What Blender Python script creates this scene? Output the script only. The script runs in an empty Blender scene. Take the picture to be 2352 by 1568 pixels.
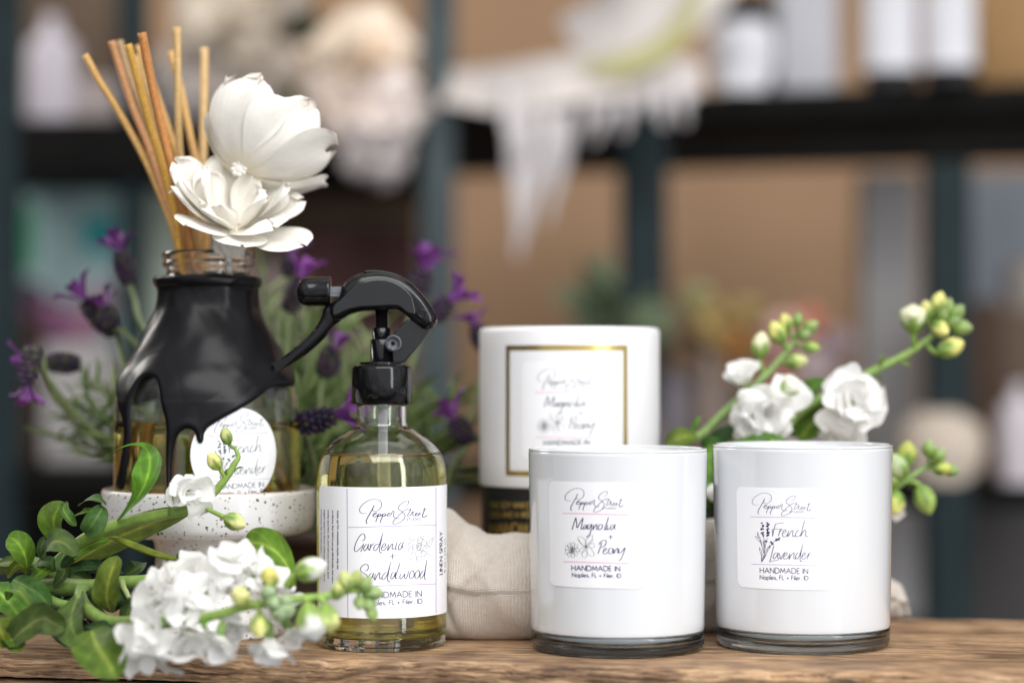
import bpy, bmesh, math, random
import numpy as np
from mathutils import Vector, Matrix
pi = math.pi
SC = bpy.context.scene
COL = SC.collection
U = 0.01                      # everything below is written in centimetres

# ------------------------------------------------------------------ camera
H, F, HZ = 11.94, 4900.0, 860.0
ALPHA = math.atan((HZ - 784) / F)
cam = bpy.data.objects.new('camera', bpy.data.cameras.new('camera'))
COL.objects.link(cam)
cam.location = (0, 0, H * U)
cam.rotation_euler = (pi / 2 + ALPHA, 0, 0)
cam.data.sensor_width = 36
cam.data.lens = 75
cam.data.clip_start = 0.02
cam.data.clip_end = 50
cam.data.dof.use_dof = True
cam.data.dof.focus_distance = 0.921
cam.data.dof.aperture_fstop = 3.0
SC.camera = cam

# ------------------------------------------------------------------ light
world = bpy.data.worlds.new('World')
SC.world = world
world.use_nodes = True
wn = world.node_tree
bg = wn.nodes['Background']
tc = wn.nodes.new('ShaderNodeTexCoord')
dot = wn.nodes.new('ShaderNodeVectorMath')
dot.operation = 'DOT_PRODUCT'
dot.inputs[1].default_value = (0.25, -0.75, 0.6)      # daylight comes from the shop front
wn.links.new(tc.outputs['Generated'], dot.inputs[0])
pat = wn.nodes.new('ShaderNodeTexNoise')
pat.inputs['Scale'].default_value = 2.6
pat.inputs['Detail'].default_value = 3
wn.links.new(tc.outputs['Generated'], pat.inputs['Vector'])
mad = wn.nodes.new('ShaderNodeMath')
mad.operation = 'MULTIPLY_ADD'
mad.inputs[1].default_value = 1.5
wn.links.new(pat.outputs['Fac'], mad.inputs[0])
wn.links.new(dot.outputs['Value'], mad.inputs[2])
rmp = wn.nodes.new('ShaderNodeValToRGB')
el = rmp.color_ramp.elements
el[0].position, el[0].color = 0.2, (0.03, 0.024, 0.02, 1)
el[1].position, el[1].color = 0.86, (1.3, 1.32, 1.38, 1)
k = el.new(0.52)
k.color = (0.13, 0.115, 0.105, 1)
mr = wn.nodes.new('ShaderNodeMapRange')
mr.inputs[1].default_value = -0.3
mr.inputs[2].default_value = 1.9
wn.links.new(mad.outputs[0], mr.inputs[0])
wn.links.new(mr.outputs[0], rmp.inputs[0])
wn.links.new(rmp.outputs[0], bg.inputs[0])
bg.inputs[1].default_value = 0.68


def area(name, loc, target, sx, sy, watts, color):
    l = bpy.data.lights.new(name, 'AREA')
    l.shape = 'RECTANGLE'
    l.size, l.size_y = sx * U, sy * U
    l.energy = watts
    l.color = color
    o = bpy.data.objects.new(name, l)
    COL.objects.link(o)
    o.location = Vector(loc) * U
    o.rotation_euler = (Vector(target) - Vector(loc)).to_track_quat('-Z', 'Y').to_euler()
    return o


area('window_light', (140, -60, 60), (0, 97, 6), 28, 190, 14, (0.97, 0.985, 1.0))
area('shopfront_light', (35, -50, 165), (0, 100, 6), 210, 110, 33, (1.0, 0.985, 0.96))
area('rear_window_light', (-170, 225, 130), (-4, 99, 7), 42, 80, 17, (1.0, 0.96, 0.9))
area('ceiling_light', (0, 175, 250), (0, 130, 0), 260, 160, 9, (1.0, 0.94, 0.86))

SC.view_settings.view_transform = 'Standard'
SC.view_settings.look = 'None'
SC.view_settings.gamma = 1
SC.view_settings.exposure = 0.17
cy = SC.cycles
cy.max_bounces = 18
cy.transmission_bounces = 14
cy.glossy_bounces = 6
cy.diffuse_bounces = 4
cy.transparent_max_bounces = 12
cy.sample_clamp_indirect = 8
cy.use_denoising = True
cy.blur_glossy = 0.3


# ------------------------------------------------------------------ helpers
def P(px, py, Y):
    """point seen at (px, py) of the 2352 wide photograph, Y cm in front of the camera"""
    u, v = (px - 1176) / F, -(py - 784) / F
    d = np.array([u, math.cos(ALPHA) - v * math.sin(ALPHA), math.sin(ALPHA) + v * math.cos(ALPHA)])
    return np.array([0, 0, H]) + d * (Y / d[1])


def crom(pts, n=8, closed=False):
    p = np.asarray(pts, float)
    if len(p) < 3 and not closed:
        t = np.linspace(0, 1, n + 1)[:, None]
        return p[0] * (1 - t) + p[-1] * t
    if closed:
        q = np.vstack([p[-1], p, p[0], p[1]])
    else:
        q = np.vstack([2 * p[0] - p[1], p, 2 * p[-1] - p[-2]])
    out = []
    for i in range(1, len(q) - 2):
        a, b, c, d = q[i - 1], q[i], q[i + 1], q[i + 2]
        for k in range(n):
            t = k / n
            out.append(.5 * ((2 * b) + (-a + c) * t + (2 * a - 5 * b + 4 * c - d) * t * t + (-a + 3 * b - 3 * c + d) * t ** 3))
    if not closed:
        out.append(q[-2])
    return np.array(out)


class Geo:
    """collects verts, faces and colours (cm, world) for ONE mesh object"""
    def __init__(s):
        s.v, s.f, s.c = [], [], []
        s.n = 0

    def add(s, v, f, c=None):
        v = np.asarray(v, float).reshape(-1, 3)
        s.v.append(v)
        s.f += [tuple(int(i) + s.n for i in q) for q in f]
        if c is None:
            c = (1, 1, 1)
        c = np.asarray(c, float)
        if c.ndim == 1:
            c = np.tile(c, (len(v), 1))
        s.c.append(c)
        s.n += len(v)
        return s


def obj(name, geo, m, parent=None, base=None, smooth=True, label=None, sharp=None):
    """one mesh object; base (cm) is the origin of the thing it belongs to"""
    v = np.vstack(geo.v)
    b = np.array(base if base is not None else (parent['base'] if parent is not None and 'base' in parent else (0, 0, 0)), float)
    me = bpy.data.meshes.new(name)
    me.from_pydata(((v - b) * U).tolist(), [], geo.f)
    ca = me.color_attributes.new('Col', 'FLOAT_COLOR', 'POINT')
    c = np.ones((len(v), 4), np.float32)
    c[:, :3] = np.vstack(geo.c)
    ca.data.foreach_set('color', c.ravel())
    if smooth:
        me.polygons.foreach_set('use_smooth', [True] * len(me.polygons))
    me.update()
    me.materials.append(m)
    o = bpy.data.objects.new(name, me)
    COL.objects.link(o)
    if smooth and sharp:
        me.set_sharp_from_angle(angle=math.radians(sharp))
    if parent is not None:
        o.parent = parent
        o['base'] = list(map(float, b))
    else:
        o.location = Vector(b) * U
        o['base'] = list(map(float, b))
    if label:
        o['label'] = label
    return o


def thing(name, label, cat, base, group=None):
    o = bpy.data.objects.new(name, None)
    o.empty_display_size = 0.01
    COL.objects.link(o)
    o.location = Vector(base) * U
    o['base'] = list(map(float, base))
    o['label'], o['category'] = label, cat
    if group:
        o['group'] = group
    return o


def tag(o, label, cat, group=None, kind=None):
    if kind:
        o['kind'] = kind
    if label:
        o['label'] = label
        o['category'] = cat
    if group:
        o['group'] = group
    return o


def lathe(prof, c=(0, 0, 0), n=96, closed=False, g=None, col=None):
    g = g or Geo()
    v, rows = [], []
    for r, z in prof:
        if r < 1e-6:
            rows.append([len(v)])
            v.append((c[0], c[1], c[2] + z))
        else:
            rows.append(list(range(len(v), len(v) + n)))
            for k in range(n):
                a = 2 * pi * k / n
                v.append((c[0] + r * math.cos(a), c[1] + r * math.sin(a), c[2] + z))
    f = []
    for A, B in zip(rows, rows[1:]):
        for k in range(n):
            k2 = (k + 1) % n
            if len(A) == 1 and len(B) == 1:
                break
            if len(A) == 1:
                f.append((A[0], B[k2], B[k])[::-1])
            elif len(B) == 1:
                f.append((A[k], A[k2], B[0]))
            else:
                f.append((A[k], A[k2], B[k2], B[k]))
    return g.add(v, f, col)


def rounded(prof, n=5):
    """smooths a lathe profile by Catmull-Rom"""
    return [tuple(p) for p in crom(prof, n)]


def tube(path, rad, n=10, g=None, col=None, cap=True):
    g = g or Geo()
    p = np.asarray(path, float)
    m = len(p)
    rad = np.interp(np.linspace(0, 1, m), np.linspace(0, 1, len(rad)), rad) if hasattr(rad, '__len__') else np.full(m, rad)
    t = np.gradient(p, axis=0)
    t /= np.linalg.norm(t, axis=1)[:, None] + 1e-12
    ref = np.array([0, 0, 1.0]) if abs(t[0][2]) < .9 else np.array([1.0, 0, 0])
    v, f = [], []
    for i in range(m):
        a = np.cross(t[i], ref)
        a /= np.linalg.norm(a) + 1e-12
        b = np.cross(t[i], a)
        ref = -b if np.dot(-b, ref) > 0 else b
        a = np.cross(t[i], ref)
        a /= np.linalg.norm(a)
        for k in range(n):
            w = 2 * pi * k / n
            v.append(p[i] + rad[i] * (math.cos(w) * a + math.sin(w) * ref))
    for i in range(m - 1):
        for k in range(n):
            k2 = (k + 1) % n
            f.append((i * n + k, i * n + k2, i * n + n + k2, i * n + n + k))
    if cap:
        f.append(tuple(range(n))[::-1])
        f.append(tuple(range((m - 1) * n, m * n)))
    return g.add(v, f, col)


def ellipsoid(c, rx, ry, rz, axis=(0, 0, 1), nu=12, nv=8, g=None, col=None):
    g = g or Geo()
    q = Vector(axis).to_track_quat('Z', 'Y').to_matrix()
    v, f = [], []
    for j in range(nv + 1):
        ph = pi * j / nv
        for k in range(nu):
            a = 2 * pi * k / nu
            w = q @ Vector((rx * math.sin(ph) * math.cos(a), ry * math.sin(ph) * math.sin(a), rz * math.cos(ph)))
            v.append((c[0] + w[0], c[1] + w[1], c[2] + w[2]))
    for j in range(nv):
        for k in range(nu):
            k2 = (k + 1) % nu
            f.append((j * nu + k, (j + 1) * nu + k, (j + 1) * nu + k2, j * nu + k2))
    return g.add(v, f, col)


def box(lo, hi, g=None, col=None, bev=0.0):
    g = g or Geo()
    bm = bmesh.new()
    bmesh.ops.create_cube(bm, size=1)
    for v in bm.verts:
        v.co = Vector([lo[i] + (v.co[i] + .5) * (hi[i] - lo[i]) for i in range(3)])
    if bev:
        bmesh.ops.bevel(bm, geom=bm.edges[:], offset=bev, segments=3, affect='EDGES', profile=.5)
    bm.verts.index_update()
    g.add([v.co[:] for v in bm.verts], [[v.index for v in f.verts] for f in bm.faces], col)
    bm.free()
    return g


def outline(pts, thick, bevel, smooth_n=6, closed_smooth=True):
    """2D outline (x, z) -> bevelled slab, returned as verts (x, y, z) and faces, y from -thick/2 to thick/2"""
    cu = bpy.data.curves.new('tmp', 'CURVE')
    cu.dimensions = '2D'
    cu.fill_mode = 'BOTH'
    p = crom(pts, smooth_n, True) if smooth_n > 1 else np.asarray(pts, float)
    sp = cu.splines.new('POLY')
    sp.points.add(len(p) - 1)
    for q, a in zip(sp.points, p):
        q.co = (a[0], a[1], 0, 1)
    sp.use_cyclic_u = True
    cu.extrude = max(thick / 2 - bevel, 0.001)
    cu.bevel_depth = bevel
    cu.bevel_resolution = 3
    cu.offset = -bevel
    o = bpy.data.objects.new('tmp', cu)
    COL.objects.link(o)
    dg = bpy.context.evaluated_depsgraph_get()
    me = bpy.data.meshes.new_from_object(o.evaluated_get(dg))
    v = np.array([(w.co[0], -w.co[2], w.co[1]) for w in me.vertices])
    f = [tuple(q.vertices) for q in me.polygons]
    bpy.data.objects.remove(o)
    bpy.data.curves.remove(cu)
    bpy.data.meshes.remove(me)
    return v, f


def text_mesh(body, size=1.0, align='LEFT', space=1.0, weight=0.0):
    cu = bpy.data.curves.new('tmp', 'FONT')
    cu.body = body
    cu.size = size
    cu.space_character = space
    cu.align_x = align
    cu.offset = weight
    cu.resolution_u = 3
    o = bpy.data.objects.new('tmp', cu)
    COL.objects.link(o)
    dg = bpy.context.evaluated_depsgraph_get()
    me = bpy.data.meshes.new_from_object(o.evaluated_get(dg))
    v = np.array([(w.co[0], w.co[1]) for w in me.vertices])
    f = [tuple(q.vertices) for q in me.polygons]
    bpy.data.objects.remove(o)
    bpy.data.curves.remove(cu)
    bpy.data.meshes.remove(me)
    return v, f


# ------------------------------------------------------------------ materials
def mat(name, color=(.8, .8, .8), rough=.5, vcol=False, noise=0.0, nscale=300, bump=0.0, bscale=400, trans=0.0, ior=1.45,
        metal=0.0, coat=0.0, sss=0.0, sheen=0.0, translucent=0.0, spec=None):
    m = bpy.data.materials.new(name)
    m.use_nodes = True
    nt = m.node_tree
    b = nt.nodes['Principled BSDF']
    b.inputs['Base Color'].default_value = (*color, 1)
    b.inputs['Roughness'].default_value = rough
    b.inputs['Metallic'].default_value = metal
    b.inputs['IOR'].default_value = ior
    b.inputs['Transmission Weight'].default_value = trans
    b.inputs['Coat Weight'].default_value = coat
    b.inputs['Coat Roughness'].default_value = 0.05
    if spec is not None:
        b.inputs['Specular IOR Level'].default_value = spec
    if sss:
        b.inputs['Subsurface Weight'].default_value = sss
        b.inputs['Subsurface Radius'].default_value = (0.006, 0.004, 0.003)
        b.inputs['Subsurface Scale'].default_value = 0.5
    if sheen:
        b.inputs['Sheen Weight'].default_value = sheen
        b.inputs['Sheen Roughness'].default_value = .5
    tcn = nt.nodes.new('ShaderNodeTexCoord')
    src = None
    if vcol:
        at = nt.nodes.new('ShaderNodeAttribute')
        at.attribute_name = 'Col'
        mx = nt.nodes.new('ShaderNodeMix')
        mx.data_type = 'RGBA'
        mx.blend_type = 'MULTIPLY'
        mx.inputs[0].default_value = 1
        mx.inputs[6].default_value = (*color, 1)
        nt.links.new(at.outputs['Color'], mx.inputs[7])
        src = mx.outputs[2]
    if noise:
        nz = nt.nodes.new('ShaderNodeTexNoise')
        nz.inputs['Scale'].default_value = nscale
        nz.inputs['Detail'].default_value = 4
        nt.links.new(tcn.outputs['Object'], nz.inputs['Vector'])
        mp = nt.nodes.new('ShaderNodeMapRange')
        mp.inputs[1].default_value, mp.inputs[2].default_value = .3, .7
        mp.inputs[3].default_value, mp.inputs[4].default_value = 1 - noise, 1 + noise * .6
        nt.links.new(nz.outputs['Fac'], mp.inputs[0])
        hs = nt.nodes.new('ShaderNodeHueSaturation')
        if src is not None:
            nt.links.new(src, hs.inputs['Color'])
        else:
            hs.inputs['Color'].default_value = (*color, 1)
        nt.links.new(mp.outputs[0], hs.inputs['Value'])
        src = hs.outputs[0]
    if src is not None:
        nt.links.new(src, b.inputs['Base Color'])
    if bump:
        nb = nt.nodes.new('ShaderNodeTexNoise')
        nb.inputs['Scale'].default_value = bscale
        nb.inputs['Detail'].default_value = 5
        nt.links.new(tcn.outputs['Object'], nb.inputs['Vector'])
        bp = nt.nodes.new('ShaderNodeBump')
        bp.inputs['Strength'].default_value = bump
        bp.inputs['Distance'].default_value = 0.0006
        nt.links.new(nb.outputs['Fac'], bp.inputs['Height'])
        nt.links.new(bp.outputs[0], b.inputs['Normal'])
    if translucent:
        tr = nt.nodes.new('ShaderNodeBsdfTranslucent')
        if src is not None:
            nt.links.new(src, tr.inputs[0])
        else:
            tr.inputs[0].default_value = (*color, 1)
        ms = nt.nodes.new('ShaderNodeMixShader')
        ms.inputs[0].default_value = translucent
        out = nt.nodes['Material Output']
        nt.links.new(b.outputs[0], ms.inputs[1])
        nt.links.new(tr.outputs[0], ms.inputs[2])
        nt.links.new(ms.outputs[0], out.inputs[0])
    return m


def N(m, kind, **kw):
    n = m.node_tree.nodes.new(kind)
    for k, v in kw.items():
        n.inputs[k].default_value = v
    return n


def ramp(m, fac, stops):
    r = m.node_tree.nodes.new('ShaderNodeValToRGB')
    e = r.color_ramp.elements
    while len(e) < len(stops):
        e.new(.5)
    for q, (p, c) in zip(e, stops):
        q.position = p
        q.color = (*c, 1)
    m.node_tree.links.new(fac, r.inputs[0])
    return r.outputs[0]


def wood_material(name, tint=1.0):
    m = mat(name, rough=.62)
    nt = m.node_tree
    L = nt.links.new
    b = nt.nodes['Principled BSDF']
    tcn = nt.nodes['Texture Coordinate'] if 'Texture Coordinate' in nt.nodes else nt.nodes.new('ShaderNodeTexCoord')
    mp = nt.nodes.new('ShaderNodeMapping')
    mp.inputs['Scale'].default_value = (5, 130, 100)
    L(tcn.outputs['Object'], mp.inputs[0])
    warp = N(m, 'ShaderNodeTexNoise', Scale=14.0, Detail=3.0)
    L(tcn.outputs['Object'], warp.inputs['Vector'])
    add = nt.nodes.new('ShaderNodeVectorMath')
    add.operation = 'MULTIPLY_ADD'
    add.inputs[1].default_value = (.6, 2.6, 2.6)
    L(warp.outputs['Color'], add.inputs[0])
    L(mp.outputs[0], add.inputs[2])
    grain = N(m, 'ShaderNodeTexNoise', Scale=3.2, Detail=8.0, Roughness=.65)
    L(add.outputs[0], grain.inputs['Vector'])
    c1 = ramp(m, grain.outputs['Fac'], [(.28, (.045 * tint, .024 * tint, .012 * tint)), (.42, (.16 * tint, .096 * tint, .054 * tint)),
                                        (.55, (.32 * tint, .203 * tint, .114 * tint)), (.72, (.47 * tint, .33 * tint, .205 * tint))])
    patch = N(m, 'ShaderNodeTexNoise', Scale=22.0, Detail=4.0, Roughness=.6)
    L(tcn.outputs['Object'], patch.inputs['Vector'])
    c2 = ramp(m, patch.outputs['Fac'], [(.35, (.55, .5, .47)), (.5, (.95, .95, .95)), (.68, (1.25, 1.2, 1.12))])
    mx = nt.nodes.new('ShaderNodeMix')
    mx.data_type, mx.blend_type = 'RGBA', 'MULTIPLY'
    mx.inputs[0].default_value = 1
    L(c1, mx.inputs[6])
    L(c2, mx.inputs[7])
    # small dark checks and pits
    mp2 = nt.nodes.new('ShaderNodeMapping')
    mp2.inputs['Scale'].default_value = (26, 330, 330)
    L(tcn.outputs['Object'], mp2.inputs[0])
    pit = N(m, 'ShaderNodeTexNoise', Scale=1.6, Detail=3.0)
    L(mp2.outputs[0], pit.inputs['Vector'])
    c3 = ramp(m, pit.outputs['Fac'], [(.34, (.16, .13, .11)), (.41, (1, 1, 1))])
    mx2 = nt.nodes.new('ShaderNodeMix')
    mx2.data_type, mx2.blend_type = 'RGBA', 'MULTIPLY'
    mx2.inputs[0].default_value = .85
    L(mx.outputs[2], mx2.inputs[6])
    L(c3, mx2.inputs[7])
    mp3 = nt.nodes.new('ShaderNodeMapping')
    mp3.inputs['Scale'].default_value = (30, 900, 700)
    L(tcn.outputs['Object'], mp3.inputs[0])
    fib = N(m, 'ShaderNodeTexNoise', Scale=1.5, Detail=5.0, Roughness=.7)
    L(mp3.outputs[0], fib.inputs['Vector'])
    c4 = ramp(m, fib.outputs['Fac'], [(.36, (.55, .5, .46)), (.5, (1, 1, 1)), (.66, (1.22, 1.2, 1.16))])
    mx3 = nt.nodes.new('ShaderNodeMix')
    mx3.data_type, mx3.blend_type = 'RGBA', 'MULTIPLY'
    mx3.inputs[0].default_value = .9
    L(mx2.outputs[2], mx3.inputs[6])
    L(c4, mx3.inputs[7])
    L(mx3.outputs[2], b.inputs['Base Color'])
    bp = N(m, 'ShaderNodeBump', Strength=.8, Distance=.0007)
    ad = nt.nodes.new('ShaderNodeMath')
    ad.operation = 'MULTIPLY'
    L(grain.outputs['Fac'], ad.inputs[0])
    L(c3, ad.inputs[1])
    L(ad.outputs[0], bp.inputs['Height'])
    L(bp.outputs[0], b.inputs['Normal'])
    return m


def speckle_material():
    m = mat('speckled_glaze', (.78, .77, .76), .18, coat=.3)
    nt = m.node_tree
    L = nt.links.new
    b = nt.nodes['Principled BSDF']
    tcn = nt.nodes['Texture Coordinate']
    wob = N(m, 'ShaderNodeTexNoise', Scale=900.0)
    L(tcn.outputs['Object'], wob.inputs['Vector'])
    off = nt.nodes.new('ShaderNodeVectorMath')
    off.operation = 'MULTIPLY_ADD'
    off.inputs[1].default_value = (.0009,) * 3
    L(wob.outputs['Color'], off.inputs[0])
    L(tcn.outputs['Object'], off.inputs[2])
    fac = None
    for sc, r, d in ((320, .25, .2), (170, .17, .55), (560, .34, .2)):
        vo = N(m, 'ShaderNodeTexVoronoi', Scale=sc)
        L(off.outputs[0], vo.inputs['Vector'])
        sp = nt.nodes.new('ShaderNodeSeparateColor')
        L(vo.outputs['Color'], sp.inputs[0])
        thr = nt.nodes.new('ShaderNodeMath')       # only some cells carry a speck, of differing size
        thr.operation = 'MULTIPLY_ADD'
        thr.inputs[1].default_value = r / (1 - d)
        thr.inputs[2].default_value = -d * r / (1 - d)
        L(sp.outputs[0], thr.inputs[0])
        le = nt.nodes.new('ShaderNodeMath')
        le.operation = 'LESS_THAN'
        L(vo.outputs['Distance'], le.inputs[0])
        L(thr.outputs[0], le.inputs[1])
        if fac is None:
            fac = le.outputs[0]
        else:
            mx = nt.nodes.new('ShaderNodeMath')
            mx.operation = 'MAXIMUM'
            L(fac, mx.inputs[0])
            L(le.outputs[0], mx.inputs[1])
            fac = mx.outputs[0]
    tone = N(m, 'ShaderNodeTexNoise', Scale=160.0)
    L(tcn.outputs['Object'], tone.inputs['Vector'])
    dark = ramp(m, tone.outputs['Fac'], [(.35, (.05, .035, .025)), (.65, (.30, .21, .13))])
    mx = nt.nodes.new('ShaderNodeMix')
    mx.data_type = 'RGBA'
    L(fac, mx.inputs[0])
    at = nt.nodes.new('ShaderNodeAttribute')
    at.attribute_name = 'Col'
    L(at.outputs['Color'], mx.inputs[6])
    L(dark, mx.inputs[7])
    L(mx.outputs[2], b.inputs['Base Color'])
    return m


def weave_material():
    m = mat('linen_weave', (.6, .54, .48), .9, sheen=.3)
    nt = m.node_tree
    L = nt.links.new
    b = nt.nodes['Principled BSDF']
    at = nt.nodes.new('ShaderNodeUVMap')
    wv = []
    for d in ('X', 'Y'):
        w = N(m, 'ShaderNodeTexWave', Scale=2.2, Distortion=4.5, Detail=3.0)
        w.inputs['Detail Scale'].default_value = .6
        w.bands_direction = d
        L(at.outputs[0], w.inputs['Vector'])
        wv.append(w.outputs['Fac'])
    mu = nt.nodes.new('ShaderNodeMath')
    mu.operation = 'ADD'
    L(wv[0], mu.inputs[0])
    L(wv[1], mu.inputs[1])
    slub = N(m, 'ShaderNodeTexNoise', Scale=3.0, Detail=5.0)
    L(at.outputs[0], slub.inputs['Vector'])
    ad = nt.nodes.new('ShaderNodeMath')
    ad.operation = 'MULTIPLY_ADD'
    ad.inputs[1].default_value = .35
    L(mu.outputs[0], ad.inputs[0])
    L(slub.outputs['Fac'], ad.inputs[2])
    c = ramp(m, ad.outputs[0], [(.35, (.55, .47, .39)), (.65, (.64, .565, .485)), (1.0, (.73, .655, .58))])
    L(c, b.inputs['Base Color'])
    bp = N(m, 'ShaderNodeBump', Strength=.6, Distance=.0005)
    L(mu.outputs[0], bp.inputs['Height'])
    L(bp.outputs[0], b.inputs['Normal'])
    return m


M = dict(
    wood=wood_material('old_wood', 1.5), wood_dark=wood_material('dark_wood', 1.15),
    glaze=speckle_material(), linen=weave_material(),
    glass=mat('clear_glass', (.985, .995, .99), 0.0, trans=1, ior=1.5),
    base_glass=mat('blue_grey_glass', (.86, .94, .985), 0.0, trans=1, ior=1.5),
    oil=mat('yellow_oil', (1.0, .935, .34), 0.0, trans=1, ior=1.42),
    amber=mat('amber_oil', (1.0, .87, .33), 0.0, trans=1, ior=1.42),
    plastic=mat('black_plastic', (.004, .004, .005), .12, spec=.4, coat=.15, bump=.05, bscale=900),
    plastic2=mat('dark_grey_plastic', (.008, .009, .010), .1, coat=.35, bump=.25, bscale=120),
    grey_plastic=mat('grey_plastic', (.16, .17, .19), .35),
    clear_plastic=mat('frosted_tube', (.85, .86, .87), .25, trans=.7, ior=1.3),
    wax=mat('black_wax', (.004, .004, .0055), .33, bump=.22, bscale=80, spec=.3),
    milk=mat('white_lining', (.72, .735, .755), .12, coat=1.0, spec=.3),
    paper=mat('label_paper', (.90, .90, .92), .45),
    card=mat('white_card', (.84, .835, .85), .42, spec=.3),
    ink=mat('dark_blue_ink', (.038, .02, .13), .5), ink_grey=mat('grey_ink', (.05, .07, .085), .5),
    violet=mat('violet_ink', (.42, .22, .58), .5), pink=mat('pink_ink', (.82, .34, .50), .5),
    gold=mat('gold_foil', (.62, .46, .14), .28, metal=.9), black_card=mat('black_card', (.012, .012, .013), .4),
    reed=mat('rattan', (1, 1, 1), .55, vcol=True, noise=.22, nscale=700, bump=.2, bscale=900),
    petal=mat('white_petal', (1, 1, 1), .6, vcol=True, translucent=.3, bump=.1, bscale=500),
    sola=mat('wood_petal', (1, 1, 1), .7, vcol=True, noise=.05, nscale=120, bump=.25, bscale=350, translucent=.15),
    leaf=mat('stock_leaf', (1, 1, 1), .6, vcol=True, spec=.3, noise=.4, nscale=150, bump=.5, bscale=420, translucent=.18, sheen=.12),
    stem=mat('green_stem', (1, 1, 1), .5, vcol=True, noise=.2, nscale=300, bump=.2, sheen=.12),
    bud=mat('bud_skin', (1, 1, 1), .5, vcol=True, noise=.15, nscale=500, translucent=.1),
    lav=mat('lavender', (1, 1, 1), .6, vcol=True, noise=.3, nscale=600, translucent=.15),
    steel=mat('teal_painted_steel', (.016, .028, .031), .6, noise=.25, nscale=20, spec=.15),
    steel_mid=mat('grey_teal_steel', (.062, .082, .088), .55, noise=.25, nscale=20, spec=.2),
    steel_grey=mat('grey_painted_steel', (.50, .48, .47), .5, noise=.1, nscale=15),
    board=mat('dark_board', (.008, .0075, .007), .7, noise=.3, nscale=15, spec=.08),
    plain=mat('painted', (1, 1, 1), .6, vcol=True, noise=.12, nscale=14, spec=.15),
    shiny=mat('glazed', (1, 1, 1), .2, vcol=True, noise=.08, nscale=20),
    wall=mat('brown_wall', (.38, .24, .145), .8, noise=.15, nscale=3, spec=.1),
    back=mat('dark_brown_panel', (.10, .058, .032), .7, noise=.3, nscale=12, spec=.1),
    floor=mat('dark_floor', (.085, .08, .078), .7, noise=.3, nscale=4, spec=.1),
    soil=mat('dark_pot', (.06, .035, .025), .7, noise=.3, nscale=200),
)


# ------------------------------------------------------------------ lettering
def ribbon(path, w, g, taper=True, z=0.0):
    """flat pen stroke in label space (x right, y up)"""
    p = np.asarray(path, float)
    n = len(p)
    t = np.gradient(p, axis=0)
    t /= np.linalg.norm(t, axis=1)[:, None] + 1e-12
    nn = np.stack([-t[:, 1], t[:, 0]], 1)
    ww = np.full(n, w / 2)
    if taper:
        s = np.linspace(0, 1, n)
        # a brush pen: heavier on the down strokes
        ww = w / 2 * (.55 + .6 * np.clip(np.abs(t[:, 1]), 0, 1)) * np.clip(np.minimum(s, 1 - s) * 8 + .45, 0, 1)
    v = np.vstack([p + nn * ww[:, None], p - nn * ww[:, None]])
    f = [(i, i + 1, n + i + 1, n + i) for i in range(n - 1)]
    g.append((v, f))


def arc(cx, cy, rx, ry, a0, a1, n=12):
    a = np.radians(np.linspace(a0, a1, n))
    return [(cx + rx * math.cos(k), cy + ry * math.sin(k)) for k in a]


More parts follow.
